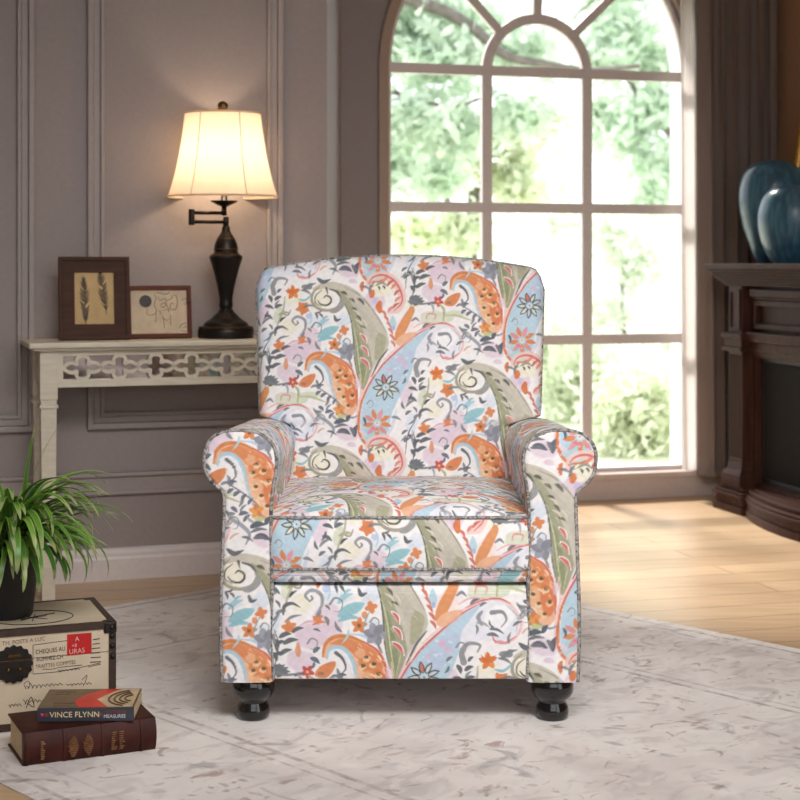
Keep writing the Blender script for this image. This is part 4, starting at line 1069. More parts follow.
# clasp: scalloped disc in two halves
ccx, ccz = tx(13.5), tz(13.5, 664)
R0 = 18.5 * TR.Y(13.5) / F
scal = [(ccx + R0 * (1 + .045 * math.cos(16 * a)) * math.cos(a), ccz + R0 * (1 + .045 * math.cos(16 * a)) * math.sin(a)) for a in np.linspace(0, 2 * PI, 128, endpoint=False)]
cl = MB().prism(scal, -.006, -.0002).build('clasp', M['dark_metal'], trunk, bevel=.001)
b = MB().box(ccx - R0 * .98, ccx + R0 * .98, -.0075, -.0055, seam - .0012, seam + .0012).box(ccx - .012, ccx + .014, -.010, -.0055, ccz + R0 * .42, ccz + R0 * .56); b.build('hinge_bar', M['antique_brass'], cl)
for dx in (-.011, .013): MB().lathe([(.005, 0), (.0045, .002), (.001, .0036)], seg=14).build('rivet', M['antique_brass'], cl, loc=(ccx + dx, -.006, ccz - R0 * .28), rot=(PI / 2, 0, 0))
# printed front: stamp, postmark box and lines, lettering, handwriting
def flat_rect(b, px0, py0, px1, py1, d=.0006):
    x0, x1 = tx(px0), tx(px1); b.box(x0, x1, -d - .0022, -.0021, tz(px0, py1), tz(px0, py0))
YF = -.0024
b = MB(); x0, x1 = tx(67), tx(91.5); b.prism([(x0, tz(67, 655.5)), (x1, tz(91.5, 653)), (x1, tz(91.5, 632.5)), (x0, tz(67, 634.5))], -.0012, -.0002); b.build('stamp', M['stamp_red'], trunk)
def tline(name, body, px, py, size_px, m, squash, parent=trunk, tilt=-2.2, shear=0, y=-.0006):
    s = size_px * TR.Y(px) / F * 1.36
    return text_mesh(name, body, s, m, parent, (tx(px), y, tz(px, py)), (PI / 2, math.radians(tilt), 0), squash, .0003, shear)
tline('lettering', 'CHEQUES AU', 35.5, 654.2, 4.6, M['ink'], .78); tline('lettering', 'RUMMEZ.CH', 36.5, 661.6, 4.2, M['ink'], .82); tline('lettering', 'TRAITTES COMPTES', 35.5, 668.6, 4.0, M['faded_ink'], .82)
tline('lettering', 'TH. POSTE A LUC', 2, 645.4, 4.0, M['faded_ink'], 1.0)
tline('lettering', 'A', 75, 641, 4.6, M['stamp_print'], 1, y=-.0014); tline('lettering', '+8', 71.5, 647.3, 3.6, M['stamp_print'], 1, y=-.0014); tline('lettering', 'URAS', 69, 654, 5.0, M['stamp_print'], .95, y=-.0014)
def ink_path(pts, r=.0006, m=None, name='postmark', y=-.0006):
    s = spl(pts, False, 5) if len(pts) > 2 else np.array(pts, float)
    b_ = [(tx(p[0]), y, tz(p[0], p[1])) for p in s]; return b_
b = MB()
for ps in (((33, 645), (33, 674)), ((33, 645), (67, 640.5)), ((33, 674), (62, 671), (100, 663)), ((42, 669), (52, 669), (62, 667), (82, 665)), ((88, 667), (101, 664))): b.tube(ink_path(ps), .0006, 4)
for k in range(6): b.tube(ink_path(((93 - k * .6, 639.6 + k * 4.5), (99.5 + k * .3, 638.6 + k * 4.6))), .0009, 4)
b.build('postmark', M['ink'], trunk)
def scrawl(px0, py, n, step, amp, slope):
    pts = []; rnd = random.Random(n)
    for k in range(n * 4):
        a = amp * .8 * (2.0 if rnd.random() < .12 else .5 + .5 * rnd.random())
        pts.append((px0 + k * step + (1.2 if k % 4 == 1 else 0), py - slope * k * step + (-a, 0, a * .55, .3)[k % 4]))
    return pts
b = MB()
for a in ((26, 687, 9, 1.05, 2.2, .07), (66, 685, 7, .95, 2.0, .06), (23, 702, 8, 1.0, 3.0, .03), (58, 671, 6, .95, 1.6, .09), (8, 706, 4, .9, 2.4, .05)): b.tube(ink_path(scrawl(*a)), .00055, 4)
b.tube(ink_path(((26, 689), (24, 684), (28, 681), (30, 684))), .0006, 4); b.tube(ink_path(((82, 680), (87, 675), (85, 683))), .0006, 4); b.tube(ink_path(((26, 708), (31, 697), (34, 707), (27, 703))), .0008, 4)
b.build('handwriting', M['ink'], trunk)
# drawn wheel on the lid
b = MB()
for wxc in (TR.x(46) - .012, TR.x(46) - .262):
    wc, rr = (wxc, .098), .085
    b.tube([(wc[0] + rr * math.cos(a), wc[1] + rr * .8 * math.sin(a), THt + .0004) for a in np.linspace(0, 2 * PI, 40, endpoint=False)], .0013, 4, closed=True)
    for k in range(3):
        a = .3 + k * PI / 3; q = .42 if k else .36
        b.tube([(wc[0] - rr * q * math.cos(a), wc[1] - rr * q * math.sin(a), THt + .0004), (wc[0] + rr * q * math.cos(a), wc[1] + rr * q * math.sin(a), THt + .0004)], .001, 4)
    b.tube([(wc[0] - .03, wc[1] - .02, THt + .0004), (wc[0] + .0, wc[1] + .006, THt + .0004), (wc[0] + .05, wc[1] + .03, THt + .0004)], .0014, 4)
b.build('wheel_drawing', M['ink'], lid)

# ---------------------------------------------------------------- potted grass on the trunk
PZ = TRZ + THt + .0005
pY = 3.53
plant = thing('potted_grass_plant', 'bushy green grass plant in a dark pot standing on the cream trunk', 'plant', ((6 - 400) / F * pY, pY, PZ + .001))
sl_ = pY / F
b = MB().lathe([(.040, 0), (.056, .0), (.058, .004), (.073, .128), (.077, .130), (.077, .140), (.071, .141), (.068, .126), (.03, .124), (.001, .124)], seg=40, caps=False); b.build('pot', M['pot'], plant)
MB().lathe([(.0685, .118), (.066, .129), (.03, .132), (.001, .133)], seg=30, caps=False).build('soil', M['soil'], plant)
rnd = random.Random(5)
Pv, Qv, Cv = [], [], []
def blade(az, L, lift, droop, w, tint, base_r=.035):
    n = 22; ca, sa = math.cos(az), math.sin(az); x, z = rnd.uniform(0, base_r), .128; th = lift; k0 = len(Pv); side = rnd.uniform(-.25, .25)
    for i in range(n + 1):
        t = i / n
        ww = w * 1.75 * min(1, .55 + 1.6 * t) * (1 - t) ** .5 + .0004
        cx, cy = x * ca - side * t * t * L * .4 * sa, x * sa + side * t * t * L * .4 * ca
        for j, q in enumerate((-1, -.55, 0, .55, 1)):
            Pv.append((cx - sa * ww * q, cy + ca * ww * q, max(.006 + abs(q) * .002, z + abs(q) * ww * .45 * math.cos(th))))
            g = tint; mid = np.array(lin(58, 112, 44)[:3]) * (1 - g) + np.array(lin(116, 162, 62)[:3]) * g; ed = np.array(lin(176, 206, 104)[:3]) * (.6 + .5 * g)
            c = ed if abs(q) > .9 else mid * (1 if q else 1.25)
            if t > .9: c = c * .5 + np.array(lin(196, 190, 150)[:3]) * .5
            Cv.append(c)
        x += L / n * math.cos(th); z += L / n * math.sin(th); th -= droop / n * (.25 + 1.6 * t)
    for i in range(n):
        for j in range(4):
            a = k0 + i * 5 + j; Qv.append((a, a + 1, a + 6, a + 5))
for k in range(200):
    az = rnd.uniform(0, 2 * PI) if k < 120 else rnd.uniform(-2.5, .2)
    kind = rnd.random()
    if kind < .34: blade(az, rnd.uniform(.22, .34), rnd.uniform(1.15, 1.5), rnd.uniform(1.6, 3.2), rnd.uniform(.0055, .0085), rnd.random() ** 1.5)
    elif kind < .75: blade(az, rnd.uniform(.20, .30), rnd.uniform(.6, 1.1), rnd.uniform(1.4, 2.8), rnd.uniform(.005, .008), rnd.random() ** 1.5)
    else: blade(az, rnd.uniform(.15, .26), rnd.uniform(.35, 1.0), rnd.uniform(2.2, 3.4), rnd.uniform(.0055, .0085), rnd.random() ** 2)
for az, L, li, dr, w in ((.1, .33, 1.36, .45, .0075), (-.25, .30, 1.52, .2, .008), (.0, .31, .95, 2.0, .0065), (-.15, .30, .9, 1.7, .006), (-.3, .27, .5, 1.0, .007), (-.8, .28, .9, 2.6, .007), (-.5, .29, .8, 2.2, .007), (-1.2, .27, 1.0, 3.1, .009), (-1.5, .26, 1.0, 3.2, .009), (-1.0, .25, .9, 3.2, .008), (-2.0, .25, 1.0, 3.2, .009), (2.9, .3, 1.3, 2.0, .007), (-.05, .27, .75, 1.1, .007)):
    blade(az, L, li, dr, w, .45)
np_mesh('foliage', Pv, Qv, np.array(Cv), M['grass_blade'], plant)

# ---------------------------------------------------------------- books
BK_ = Frame(-.742, 3.152, 24.4)
book = thing('book', 'thick dark brown leather book with ribbed gilt spine lying on the rug', 'book', (BK_.o.x, BK_.o.y, RU), BK_.a)
BL, BD, BT = .270, .162, .0655
# spine is the long side facing the camera, gently rounded
sec = [(.010, .0)] + [(.010 - .011 * math.sin(PI * t) , BT * t) for t in np.linspace(.06, .94, 12)] + [(.010, BT)]
b = MB(); b.prism([(y, z) for y, z in sec] + [(.016, BT), (.016, 0)], 0, BL, 'x'); b.build('spine', M['leather'], book, bevel=.001)
MB().box(0, BL, .010, BD, 0, .0035).build('cover', M['leather'], book, bevel=.001); MB().box(0, BL, .010, BD, BT - .0035, BT).build('cover', M['leather'], book, bevel=.001)
MB().box(.005, BL - .005, .014, BD - .006, .0036, BT - .0036).build('page_block', M['pages'], book)
for x in (.004, .079, .156, .236): MB().prism([(y - .0028, z) for y, z in sec] + [(.014, BT + .0008), (.014, .0)], x, x + .008, 'x').build('raised_band', M['leather'], book, bevel=.0012)
b = MB()
def gl_line(x0, x1, z0, z1): b.box(x0, x1, -.0032, .0, z0, z1)
rnd = random.Random(3)
for k in range(9): gl_line(.034, .034 + .010 * rnd.uniform(.5, 1), .012 + k * .0042, .0142 + k * .0042)
b.build('gilt_title', M['gilt'], book); b = MB()
for k in range(12):
    for x in (.098, .128):
        w = .018 * math.sin(PI * (k + 1) / 13) + .004; gl_line(x - w / 2 + rnd.uniform(0, .004), x + w / 2, .010 + k * .0036, .0115 + k * .0036)
b.build('gilt_ornament', M['gilt'], book); b = MB()
for k in range(9):
    for x in (.176, .192): gl_line(x, x + .012 * rnd.uniform(.4, 1), .014 + k * .0042, .0156 + k * .0042)
b.build('gilt_title', M['gilt'], book)
pb_t = RU + BT + .0016
B2 = Frame(-.733, 3.234, 2.5)
pb = thing('book', 'paperback with blue-grey spine and red and olive cover on top of the leather book', 'book', (B2.o.x, B2.o.y, pb_t), B2.a)
PL, PD, PT = .194, .142, .0275
MB().box(0, PL, 0, .0012, 0, PT).build('spine', M['spine_blue'], pb)
MB().box(0, PL, .0012, PD, 0, .0008).build('cover', M['spine_blue'], pb)
cv = MB().box(0, PL, .0012, PD, PT - .0008, PT).build('cover', M['cover_olive'], pb); cv['label'] = 'olive and red printed front cover'
MB().box(.001, PL - .001, .0013, PD - .001, .0009, PT - .0009).build('page_block', M['pages'], pb)
ztp = PT
MB().prism([(.082, .004), (.140, .004), (.112, .06), (.150, .136), (.118, .139), (.085, .10), (.066, .05)], ztp, ztp + .0003, 'z').build('cover_print', M['cover_red'], cv)
MB().prism([(.112, .06), (.140, .004), (.190, .004), (.190, .139), (.150, .137), (.124, .09)], ztp, ztp + .0004, 'z').build('cover_print', M['cover_cream'], cv)
b = MB()
for k in range(4):
    rr = .022 + .011 * k; b.tube([(.190 - rr * math.cos(a), .065 + rr * 1.1 * math.sin(a), ztp + .0006) for a in np.linspace(-1.2, 1.2, 14)], .0022, 4)
b.build('cover_print', M['cover_brown'], cv)
for q in ((.030, .062, .012, .018), (.026, .070, .03, .04), (.02, .05, .10, .106), (.018, .06, .118, .123)): MB().box(*q, ztp, ztp + .0004).build('cover_print', M['cover_brown'], cv)
tp_ = (PI / 2, 0, 0)
text_mesh('lettering', 'VINCE FLYNN', .0158, M['letter_cream'], pb, (.0245, -.0004, .0085), tp_, 1.02); text_mesh('lettering', 'EXTREME', .0095, M['letter_rust'], pb, (.139, -.0004, .0150), tp_, .98); text_mesh('lettering', 'MEASURES', .0095, M['letter_white'], pb, (.133, -.0004, .0065), tp_, 1.0)
MB().box(.118, .130, -.0005, 0, .0105, .0165).build('emblem', M['letter_rust'], pb)
MB().lathe([(.0034, 0), (.0034, .0006)], seg=16).build('emblem', M['magenta'], pb, loc=(.009, 0, .0135), rot=tp_); MB().box(.0145, .0215, -.0005, 0, .010, .017).build('emblem', M['letter_rust'], pb)

# ---------------------------------------------------------------- fireplace on the right-hand wall
fire = thing('fireplace_mantel', 'dark mahogany fireplace surround with fluted pilasters and bowed hearth by the window', 'fireplace', (FP.o.x, FP.o.y, 0), FP.a)
FW = M['fire_wood']
fs = lambda px, off=0: FP.x(px, off); fz = lambda px, py, off=0: FP.z(px, py, off)
FL = 1.46; MIDX = FL / 2
s0 = fs(716); 
mz1 = fz(705, 263.5, -.04); mz0 = mz1 - .022
pil0, pil1 = fs(729, .03), fs(742, .03)
b = MB().box(FP.x(703, -.06), FL - FP.x(703, -.06), -.06, YB - .002, mz0, mz1); b.build('mantel_shelf', FW, fire, bevel=.004)
b = MB()
cl0, cl1 = FP.x(705, -.05), FP.x(723, .01)
for k in range(6):
    q = k / 5; q = q ** .8; x_ = cl0 + (cl1 - cl0) * q; b.box(x_, FL - x_, -.05 + .062 * q, YB - .01, mz0 - .066 * (k + 1) / 6, mz0 - .066 * k / 6)
b.build('crown_moulding', FW, fire, bevel=.005)
mz0b = mz0 - .066
# carcass: two legs, frieze and back, leaving the firebox open
op0 = fs(767, .12); op1 = FL - op0; oz1 = fz(767, 357, .12); oz0 = fz(767, 482, .12)
b = MB().box(.05, op0, .085, YB - .01, .10, mz0b).box(op1, FL - .05, .085, YB - .01, .10, mz0b).box(op0, op1, .085, YB - .01, oz1, mz0b).box(op0, op1, .085, YB - .01, .10, oz0)
b.build('surround', FW, fire, bevel=.002)
for x0, x1, flip in ((pil0, pil1, 0), (FL - pil1, FL - pil0, 1)):
    pl = bpy.data.objects.new('pilaster', None); COL.objects.link(pl); pl.parent = fire
    ya = .03
    b = MB().box(x0, x1, ya, .09, fz(735, 334, ya), mz0b); b.build('upper_block', FW, pl, bevel=.003)
    b = MB().ring(x0 + .012, x1 - .012, fz(735, 330, ya), fz(735, 289, ya), .012, ya - .006, ya); b.build('panel_frame', FW, pl, bevel=.002)
    b = MB().box(x0 - .028, x1 + .028, ya - .022, .09, fz(735, 338, ya), fz(735, 333, ya)).box(x0 - .018, x1 + .018, ya - .014, .09, fz(735, 347, ya), fz(735, 338, ya)).box(x0 - .026, x1 + .026, ya - .02, .09, fz(735, 351, ya), fz(735, 347, ya)); b.build('capital', FW, pl, bevel=.003)
    z0, z1 = fz(735, 461, ya), fz(735, 351, ya)
    b = MB().box(x0, x1, ya + .008, .09, z0, z1); n = 5
    for k in range(n + 1):
        xx = x0 + (x1 - x0 - .010) * k / n; b.box(xx, xx + .010, ya, ya + .01, z0 + .012, z1 - .012)
    b.box(x0, x1, ya, ya + .01, z0, z0 + .014).box(x0, x1, ya, ya + .01, z1 - .014, z1); b.build('fluted_shaft', FW, pl, bevel=.0015)
    zb0 = .104; b = MB(); hs = ((0, z0), (.006, z0 - .03), (.022, z0 - .05), (.024, zb0 + .03), (.026, zb0))
    for (ea, za), (eb, zb2) in zip(hs[:-1], hs[1:]):
        vs = [(x0 - ea, ya - ea, za), (x1 + ea, ya - ea, za), (x1 + ea, .09, za), (x0 - ea, .09, za), (x0 - eb, ya - eb, zb2), (x1 + eb, ya - eb, zb2), (x1 + eb, .09, zb2), (x0 - eb, .09, zb2)]
        b.add(vs, [(0, 1, 2, 3), (7, 6, 5, 4)] + [(k, 4 + k, 4 + (k + 1) % 4, (k + 1) % 4) for k in range(4)])
    b.build('pilaster_base', FW, pl, bevel=.002)
# frieze panel with mouldings
fzb, fzt = fz(770, 330, .08), mz0b - .012
b = MB().box(pil1 + .03, FL - pil1 - .03, .045, .09, fzt - .030, fzt); b.box(pil1 + .03, FL - pil1 - .03, .058, .09, fzt - .042, fzt - .030); b.ring(pil1 + .03, FL - pil1 - .03, fzb, fzt - .045, .022, .062, .09)
b.build('frieze_panel', FW, fire, bevel=.004)
b = MB().box(pil1 + .005, FL - pil1 - .005, .04, .09, fz(765, 343, .06), fz(765, 333, .06)).box(pil1 + .005, FL - pil1 - .005, .055, .09, fz(765, 352, .06), fz(765, 343, .06)); b.build('frieze_moulding', FW, fire, bevel=.004)
b = MB().ring(op0 - .05, op1 + .05, oz0 - .05, oz1 + .03, .022, .066, .088); b.ring(op0 - .028, op1 + .028, oz0 - .028, oz1 + .015, .02, .074, .088); b.build('opening_moulding', FW, fire, bevel=.004)
fb = MB().box(op0, op1, .36, .37, oz0, oz1).box(op0, op0 + .006, .10, .36, oz0, oz1).box(op1 - .006, op1, .10, .36, oz0, oz1).box(op0, op1, .10, .36, oz0, oz0 + .006).box(op0, op1, .10, .36, oz1 - .006, oz1).build('firebox', M['fire_black'], fire)
MB().ring(op0, op1, oz0, oz1, .018, .096, .104).build('firebox_frame', M['fire_black'], fire, bevel=.002)
MB().box(op0 + .018, op1 - .018, .100, .103, oz0 + .018, oz1 - .018).build('firebox_glass', M['fire_glass'], fire)
for x, y, z, L, a in ((MIDX, .22, oz0 + .035, .42, .1), (MIDX + .05, .27, oz0 + .05, .36, -.25), (MIDX - .06, .24, oz0 + .085, .3, .4)):
    MB().tube([(x - L / 2 * math.cos(a), y - L / 2 * math.sin(a) * .3, z), (x, y, z + .004), (x + L / 2 * math.cos(a), y + L / 2 * math.sin(a) * .3, z)], [.03, .034, .028], 12).build('log', M['log'], fire)
# plinth and bowed hearth
def bow(x0, x1, y0, dep, n=20):
    return [(x0 + (x1 - x0) * k / n, y0 - dep * math.sin(PI * k / n) ** .8) for k in range(n + 1)]
pb0, pb1 = s0, pil1 + .055
def hearth(e, dep, z0, z1, m=0):
    poly = [(pb0 - e, YB - .01), (pb0 - e, -e + .0), (pb1 + e, -e)] + bow(pb1 + e + .015, FL - pb1 - e - .015, .015 - e, dep) + [(FL - pb1 - e, -e), (FL - pb0 + e, -e), (FL - pb0 + e, YB - .01)]
    return poly
b = MB().prism(hearth(0, .10, 0, 0), 0, .062, 'z').prism(hearth(.010, .10, 0, 0), .0, .030, 'z'); b.prism(hearth(.012, .10, 0, 0), .062, .074, 'z').prism(hearth(.004, .098, 0, 0), .074, .086, 'z').prism(hearth(-.012, .09, 0, 0), .086, .104, 'z')
b.build('hearth_plinth', FW, fire, bevel=.0035)
hx0, hx1 = pb1 + .02, FL - pb1 - .02
b = MB().prism([(hx0, .10)] + bow(hx0, hx1, .05, .07) + [(hx1, .10)], .104, oz0 - .03, 'z').prism([(hx0 - .004, .10)] + bow(hx0 - .004, hx1 + .004, .044, .07) + [(hx1 + .004, .10)], oz0 - .03, oz0 - .016, 'z')
b.build('hearth_step', FW, fire, bevel=.003)

# ---------------------------------------------------------------- vases and mirror on the mantel
def vase(label, px, off, H, R, prof):
    x = FP.x(px, off); o = thing('vase', label, 'vase', FP.w(x, off, mz1), 0, 'blue glazed vases on the mantel')
    sm_ = spl([(r * R, z * H) for r, z in prof], False, 6)
    MB().lathe([tuple(p) for p in sm_], seg=56, caps=False).build('vase_body', M['glaze'], o)
    return o
egg = ((.02, .0), (.42, .0), (.47, .012), (.62, .12), (.82, .30), (.96, .50), (1.0, .66), (.93, .82), (.74, .93), (.48, .985), (.33, 1.0), (.30, .985), (.36, .95), (.3, .8))
vase('taller blue glazed egg vase at the far end of the mantel', 773, .185, .412, .136, egg)
egg2 = ((.02, .0), (.52, .0), (.58, .012), (.74, .10), (.92, .30), (1.0, .52), (.97, .70), (.84, .86), (.60, .96), (.36, .995), (.26, 1.0), (.24, .98), (.3, .94), (.3, .8))
vase('shorter round blue glazed vase in front of the taller one on the mantel', 794, .115, .300, .137, egg2)
mir = thing('wall_mirror', 'gold beaded mirror leaning against the tan wall behind the vases', 'mirror', (0, 0, 0), 0)
ml, mb_ = math.radians(9), .318
mx = FP.x(794.5, .385); mir.location = FP.w(mx, mb_, mz1 + .006); mir.rotation_euler = (-ml, 0, FP.a)
MWd, MHt = .62, .72
MB().ring(0, MWd, 0, MHt, .022, .0, .014).build('frame', M['gold'], mir, bevel=.003)
MB().box(.012, MWd - .012, .008, .013, .012, MHt - .012).build('glass', M['mirror'], mir)
b = MB()
def beads(p, q):
    n = int((Vector(q) - Vector(p)).length / .0135)
    for k in range(n + 1): b.ball(Vector(p).lerp(Vector(q), k / n), .0075, 8, 6)
beads((.006, -.004, .006), (.006, -.004, MHt - .006)); beads((.006, -.004, MHt - .006), (MWd - .006, -.004, MHt - .006)); beads((MWd - .006, -.004, .006), (MWd - .006, -.004, MHt - .006)); beads((.016, -.004, .006), (.016, -.004, MHt - .006))
b.build('beaded_border', M['gold'], mir)

# ---------------------------------------------------------------- curtain
cur = thing('curtain', 'dark taupe floor-length curtain in deep folds between the window and the fireplace', 'curtain', (WB.o.x, WB.o.y, 0), WB.a)
ca_, cb_ = WB.x(697, -.12), WB.x(775, -.12)
def drape(x0, x1, folds, amp, y0, zlo, zhi, th, ph=0, taper=.0):
    nx, nz = 40 * folds, 30; P = []
    for side in (0, 1):
        for iz in range(nz + 1):
            t = iz / nz; z = zlo + (zhi - zlo) * t
            for ix in range(nx + 1):
                q = ix / nx; a = amp * (1.0 - .35 * t) * (1 + .3 * math.sin(q * 17 + 1))
                w = math.sin(2 * PI * folds * q + ph + .35 * math.sin(5 * q) + .25 * math.sin(3 * t + 9 * q)); w = math.copysign(abs(w) ** .8, w)
                xx = x0 + (x1 - x0) * q + taper * (1 - t) * (1 - q) + .012 * math.sin(2 * PI * folds * q * 2 + 1 + 2 * t)
                P.append((xx, y0 + a * w + (th if side else 0), z))
    n1 = (nz + 1) * (nx + 1)
    Q = np.vstack([grid_quads(nz + 1, nx + 1), grid_quads(nz + 1, nx + 1, n1, True)])
    ed = [(i, i + 1, n1 + i + 1, n1 + i) for i in range(nx)] + [(nz * (nx + 1) + i, n1 + nz * (nx + 1) + i, n1 + nz * (nx + 1) + i + 1, nz * (nx + 1) + i + 1) for i in range(nx)]
    ed += [(i * (nx + 1), n1 + i * (nx + 1), n1 + (i + 1) * (nx + 1), (i + 1) * (nx + 1)) for i in range(nz)]
    return np.array(P), np.vstack([Q, np.array(ed)])
P, Q = drape(ca_ + .02, cb_, 6, .036, -.115, wz0 - .01, CEIL - .002, .004, .6); np_mesh('drape', P, Q, None, M['curtain_cloth'], cur)
P, Q = drape(WB.x(679, -.06), WB.x(702, -.06), 1, .018, -.062, wz0 + .01, CEIL - .002, .003, 2.4, .012); lnn = np_mesh('lining', P, Q, None, M['glow_lining'], cur); lnn['label'] = 'pale lining whitened to stand in for the window glow'

# ---------------------------------------------------------------- garden beyond the window
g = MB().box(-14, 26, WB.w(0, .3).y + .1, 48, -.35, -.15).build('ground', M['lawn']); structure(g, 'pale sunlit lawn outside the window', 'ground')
def leaves(name, m, parent, blobs, size, seed):
    r = np.random.RandomState(seed); Vs, Qs = [], []; k = 0
    for (cx, cy, cz, rx, ry, rz, n) in blobs:
        d = r.normal(size=(n, 3)); d /= np.linalg.norm(d, axis=1)[:, None]; d *= (np.abs(r.normal(size=n)) * .62 + .15)[:, None]
        c = np.array([cx, cy, cz]) + d * np.array([rx, ry, rz])
        a = r.normal(size=(n, 3)); a /= np.linalg.norm(a, axis=1)[:, None]
        bq = np.cross(a, r.normal(size=(n, 3))); bq /= np.linalg.norm(bq, axis=1)[:, None]
        s = size * (.6 + .8 * r.rand(n))[:, None]; cr = np.cross(a, bq)
        V = np.stack([c - a * s, c + bq * s * .42 + cr * s * .10, c + a * s, c - bq * s * .42 + cr * s * .10], 1)
        Vs.append(V.reshape(-1, 3)); Qs.append((np.arange(n)[:, None] * 4 + np.arange(4)) + k); k += 4 * n
    return np_mesh(name, np.vstack(Vs), np.vstack(Qs), None, m, parent, False)
def wpt(px, py, Y): return ((px - 400) / F * Y, Y, CAM_H - (py - HZ) * Y / F)
GZ = -.15
def tree(label, base_px, Y, limbs, clumps, leafm, size, seed, name='tree', trunk_r=.12):
    x = (base_px - 400) / F * Y
    t = thing(name, label, 'tree' if name == 'tree' else 'bush', (x, Y, GZ))
    b = MB(); rel = lambda p: (p[0] - x, p[1] - Y, p[2] - GZ)
    for pts, r0, r1 in limbs:
        s = spl([rel(wpt(*p)) for p in pts], False, 8); b.tube([tuple(p) for p in s], [r0 + (r1 - r0) * k / (len(s) - 1) for k in range(len(s))], 8)
    b.build('trunk', M['bark'], t)
    bl = []
    for (px, py, yy, rpx, rpy, n) in clumps:
        p = rel(wpt(px, py, yy)); bl.append((*p, rpx * yy / F, rpx * yy / F, rpy * yy / F, n))
    leaves('foliage', leafm, t, bl, size, seed)
    return t
YT = 13.0
foot = lambda px: (px, HZ + (CAM_H - GZ) * F / YT, YT)
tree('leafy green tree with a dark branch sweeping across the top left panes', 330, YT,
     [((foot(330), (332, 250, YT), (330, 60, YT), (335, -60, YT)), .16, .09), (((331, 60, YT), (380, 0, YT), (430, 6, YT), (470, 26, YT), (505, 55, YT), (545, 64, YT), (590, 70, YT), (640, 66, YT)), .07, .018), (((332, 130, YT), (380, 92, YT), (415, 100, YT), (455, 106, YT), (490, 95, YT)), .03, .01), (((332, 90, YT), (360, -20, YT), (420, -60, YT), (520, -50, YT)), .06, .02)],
     [(400, 40, 13.5, 46, 34, 900), (440, 62, 13.2, 46, 28, 900), (470, 20, 13.8, 60, 26, 700), (410, 120, 13, 40, 26, 600), (450, 130, 13.5, 40, 30, 700), (520, 50, 13.6, 50, 24, 600), (420, -10, 13.4, 60, 30, 600), (395, 170, 13.2, 30, 30, 400), (440, 180, 13.6, 30, 22, 350), (520, 115, 13.6, 40, 24, 500)], M['hazed_leaf_green'], .075, 1)
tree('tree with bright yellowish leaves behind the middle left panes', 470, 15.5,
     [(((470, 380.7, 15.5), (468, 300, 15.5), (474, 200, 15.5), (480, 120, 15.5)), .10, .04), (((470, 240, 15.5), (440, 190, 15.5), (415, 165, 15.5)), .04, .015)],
     [(435, 165, 15.2, 44, 22, 700), (460, 150, 15.6, 30, 26, 500), (505, 160, 15.6, 34, 34, 700), (410, 230, 15.5, 40, 26, 700), (460, 235, 15.3, 36, 22, 500), (540, 120, 15.7, 36, 30, 500), (520, 190, 15.4, 30, 16, 300)], M['hazed_leaf_yellow'], .08, 2)
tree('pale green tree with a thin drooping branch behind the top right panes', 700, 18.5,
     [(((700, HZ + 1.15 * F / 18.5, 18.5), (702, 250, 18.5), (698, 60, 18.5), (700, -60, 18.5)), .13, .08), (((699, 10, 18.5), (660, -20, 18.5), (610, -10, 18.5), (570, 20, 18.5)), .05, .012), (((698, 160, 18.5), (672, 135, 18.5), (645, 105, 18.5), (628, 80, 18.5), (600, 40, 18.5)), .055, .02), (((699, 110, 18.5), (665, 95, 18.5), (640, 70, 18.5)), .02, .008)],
     [(620, 30, 18.4, 44, 26, 700), (650, 60, 18.6, 36, 24, 500), (600, 60, 18.2, 34, 20, 400), (655, 105, 18.5, 30, 26, 350), (600, 110, 18.8, 26, 22, 300), (655, 165, 18.5, 30, 24, 400), (625, 130, 18.5, 40, 30, 600), (650, 200, 18.6, 36, 26, 300), (610, -10, 18.5, 60, 20, 500)], M['hazed_leaf_green'], .09, 3)
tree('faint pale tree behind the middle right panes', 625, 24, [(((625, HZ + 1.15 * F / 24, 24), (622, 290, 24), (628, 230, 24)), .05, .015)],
     [(640, 262, 24, 46, 46, 900), (610, 230, 24, 50, 40, 500), (560, 225, 24, 46, 30, 500), (600, 310, 24, 60, 40, 600), (660, 190, 24, 40, 40, 350), (430, 235, 24, 40, 20, 250)], M['hazed_leaf_pale'], .09, 4)
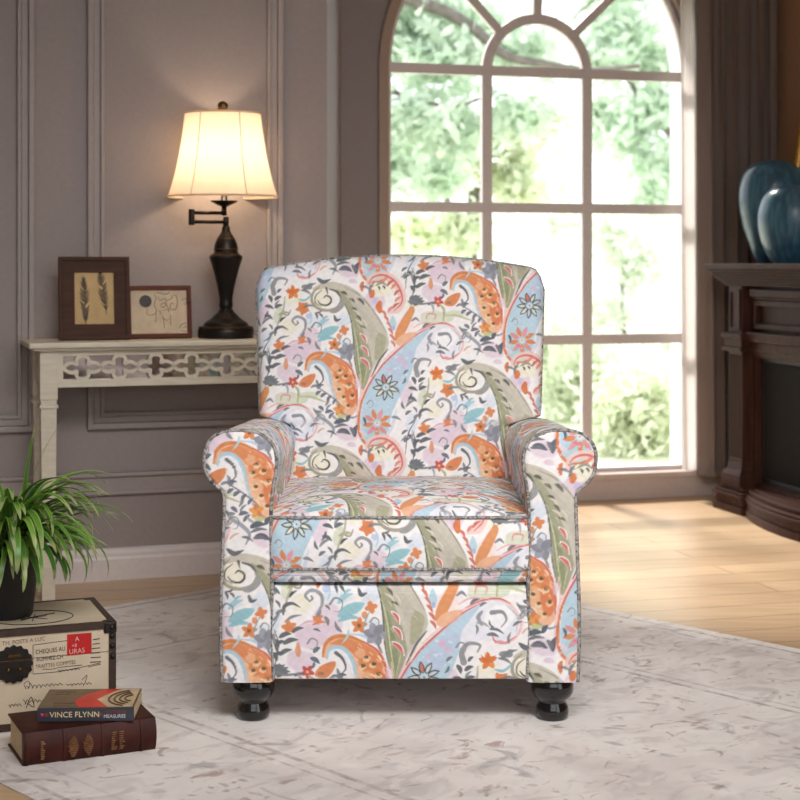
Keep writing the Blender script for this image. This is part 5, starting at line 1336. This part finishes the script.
for k, (lab, px, Y, w, h, n, mm) in enumerate((('rounded pale bush behind the lowest right panes', 645, 9.6, 42, 46, 1200, 'hazed_leaf_yellow'), ('pale green bush at the lower edge of the middle window pane', 585, 11.6, 36, 42, 1000, 'hazed_leaf_yellow'), ('pale bush nearest the curtain outside the window', 700, 14.2, 44, 60, 1100, 'hazed_leaf_pale'), ('light green bush seen past the right edge of the chair back', 545, 13.6, 40, 46, 1100, 'hazed_leaf_yellow'))):
    gy = HZ + (CAM_H - GZ) * F / Y
    tree(lab, px, Y, [(((px, gy, Y), (px + 2, gy - h * .6, Y), (px - 1, gy - h, Y)), .03, .01)], [(px, gy - h * .95, Y, w * 1.3, h * 1.25, n), (px - w * .6, gy - h * .7, Y, w * .8, h * .8, n // 3), (px + w * .6, gy - h * .8, Y + .3, w * .8, h * .9, n // 3)], M[mm], .05, 20 + k, 'bush')

# ---------------------------------------------------------------- light, sky, camera
wd = bpy.data.worlds.new('sky'); SC.world = wd; wd.use_nodes = True
N, L = wd.node_tree.nodes, wd.node_tree.links
bg = N['Background']; bg.inputs['Color'].default_value = (.93, .97, 1.0, 1); bg.inputs['Strength'].default_value = SKY_S
def light(name, kind, loc, target, power, color, size=None, size_y=None):
    l = bpy.data.lights.new(name, kind); l.energy = power; l.color = color
    if kind == 'AREA': l.shape = 'RECTANGLE'; l.size = size; l.size_y = size_y or size; l.spread = math.radians(75)
    if kind == 'SUN': l.angle = math.radians(size)
    o = bpy.data.objects.new(name, l); COL.objects.link(o); o.location = loc
    o.rotation_euler = (Vector(target) - Vector(loc)).to_track_quat('-Z', 'Y').to_euler(); return o
for a in LIGHTS: light(*a)
cam = bpy.data.cameras.new('camera'); co = bpy.data.objects.new('camera', cam); COL.objects.link(co)
cam.sensor_width = 36; cam.lens = F / 800 * 36; cam.shift_y = -(400 - HZ) / 800
co.location = (0, 0, CAM_H); co.rotation_euler = (PI / 2, 0, 0)
cam.clip_end = 200; cam.dof.use_dof = True; cam.dof.focus_distance = 3.55; cam.dof.aperture_fstop = 5.6
SC.camera = co
SC.view_settings.view_transform = 'Standard'; SC.view_settings.look = 'None'; SC.view_settings.exposure = EXPO; SC.view_settings.gamma = 1
SC.view_settings.use_curve_mapping = False
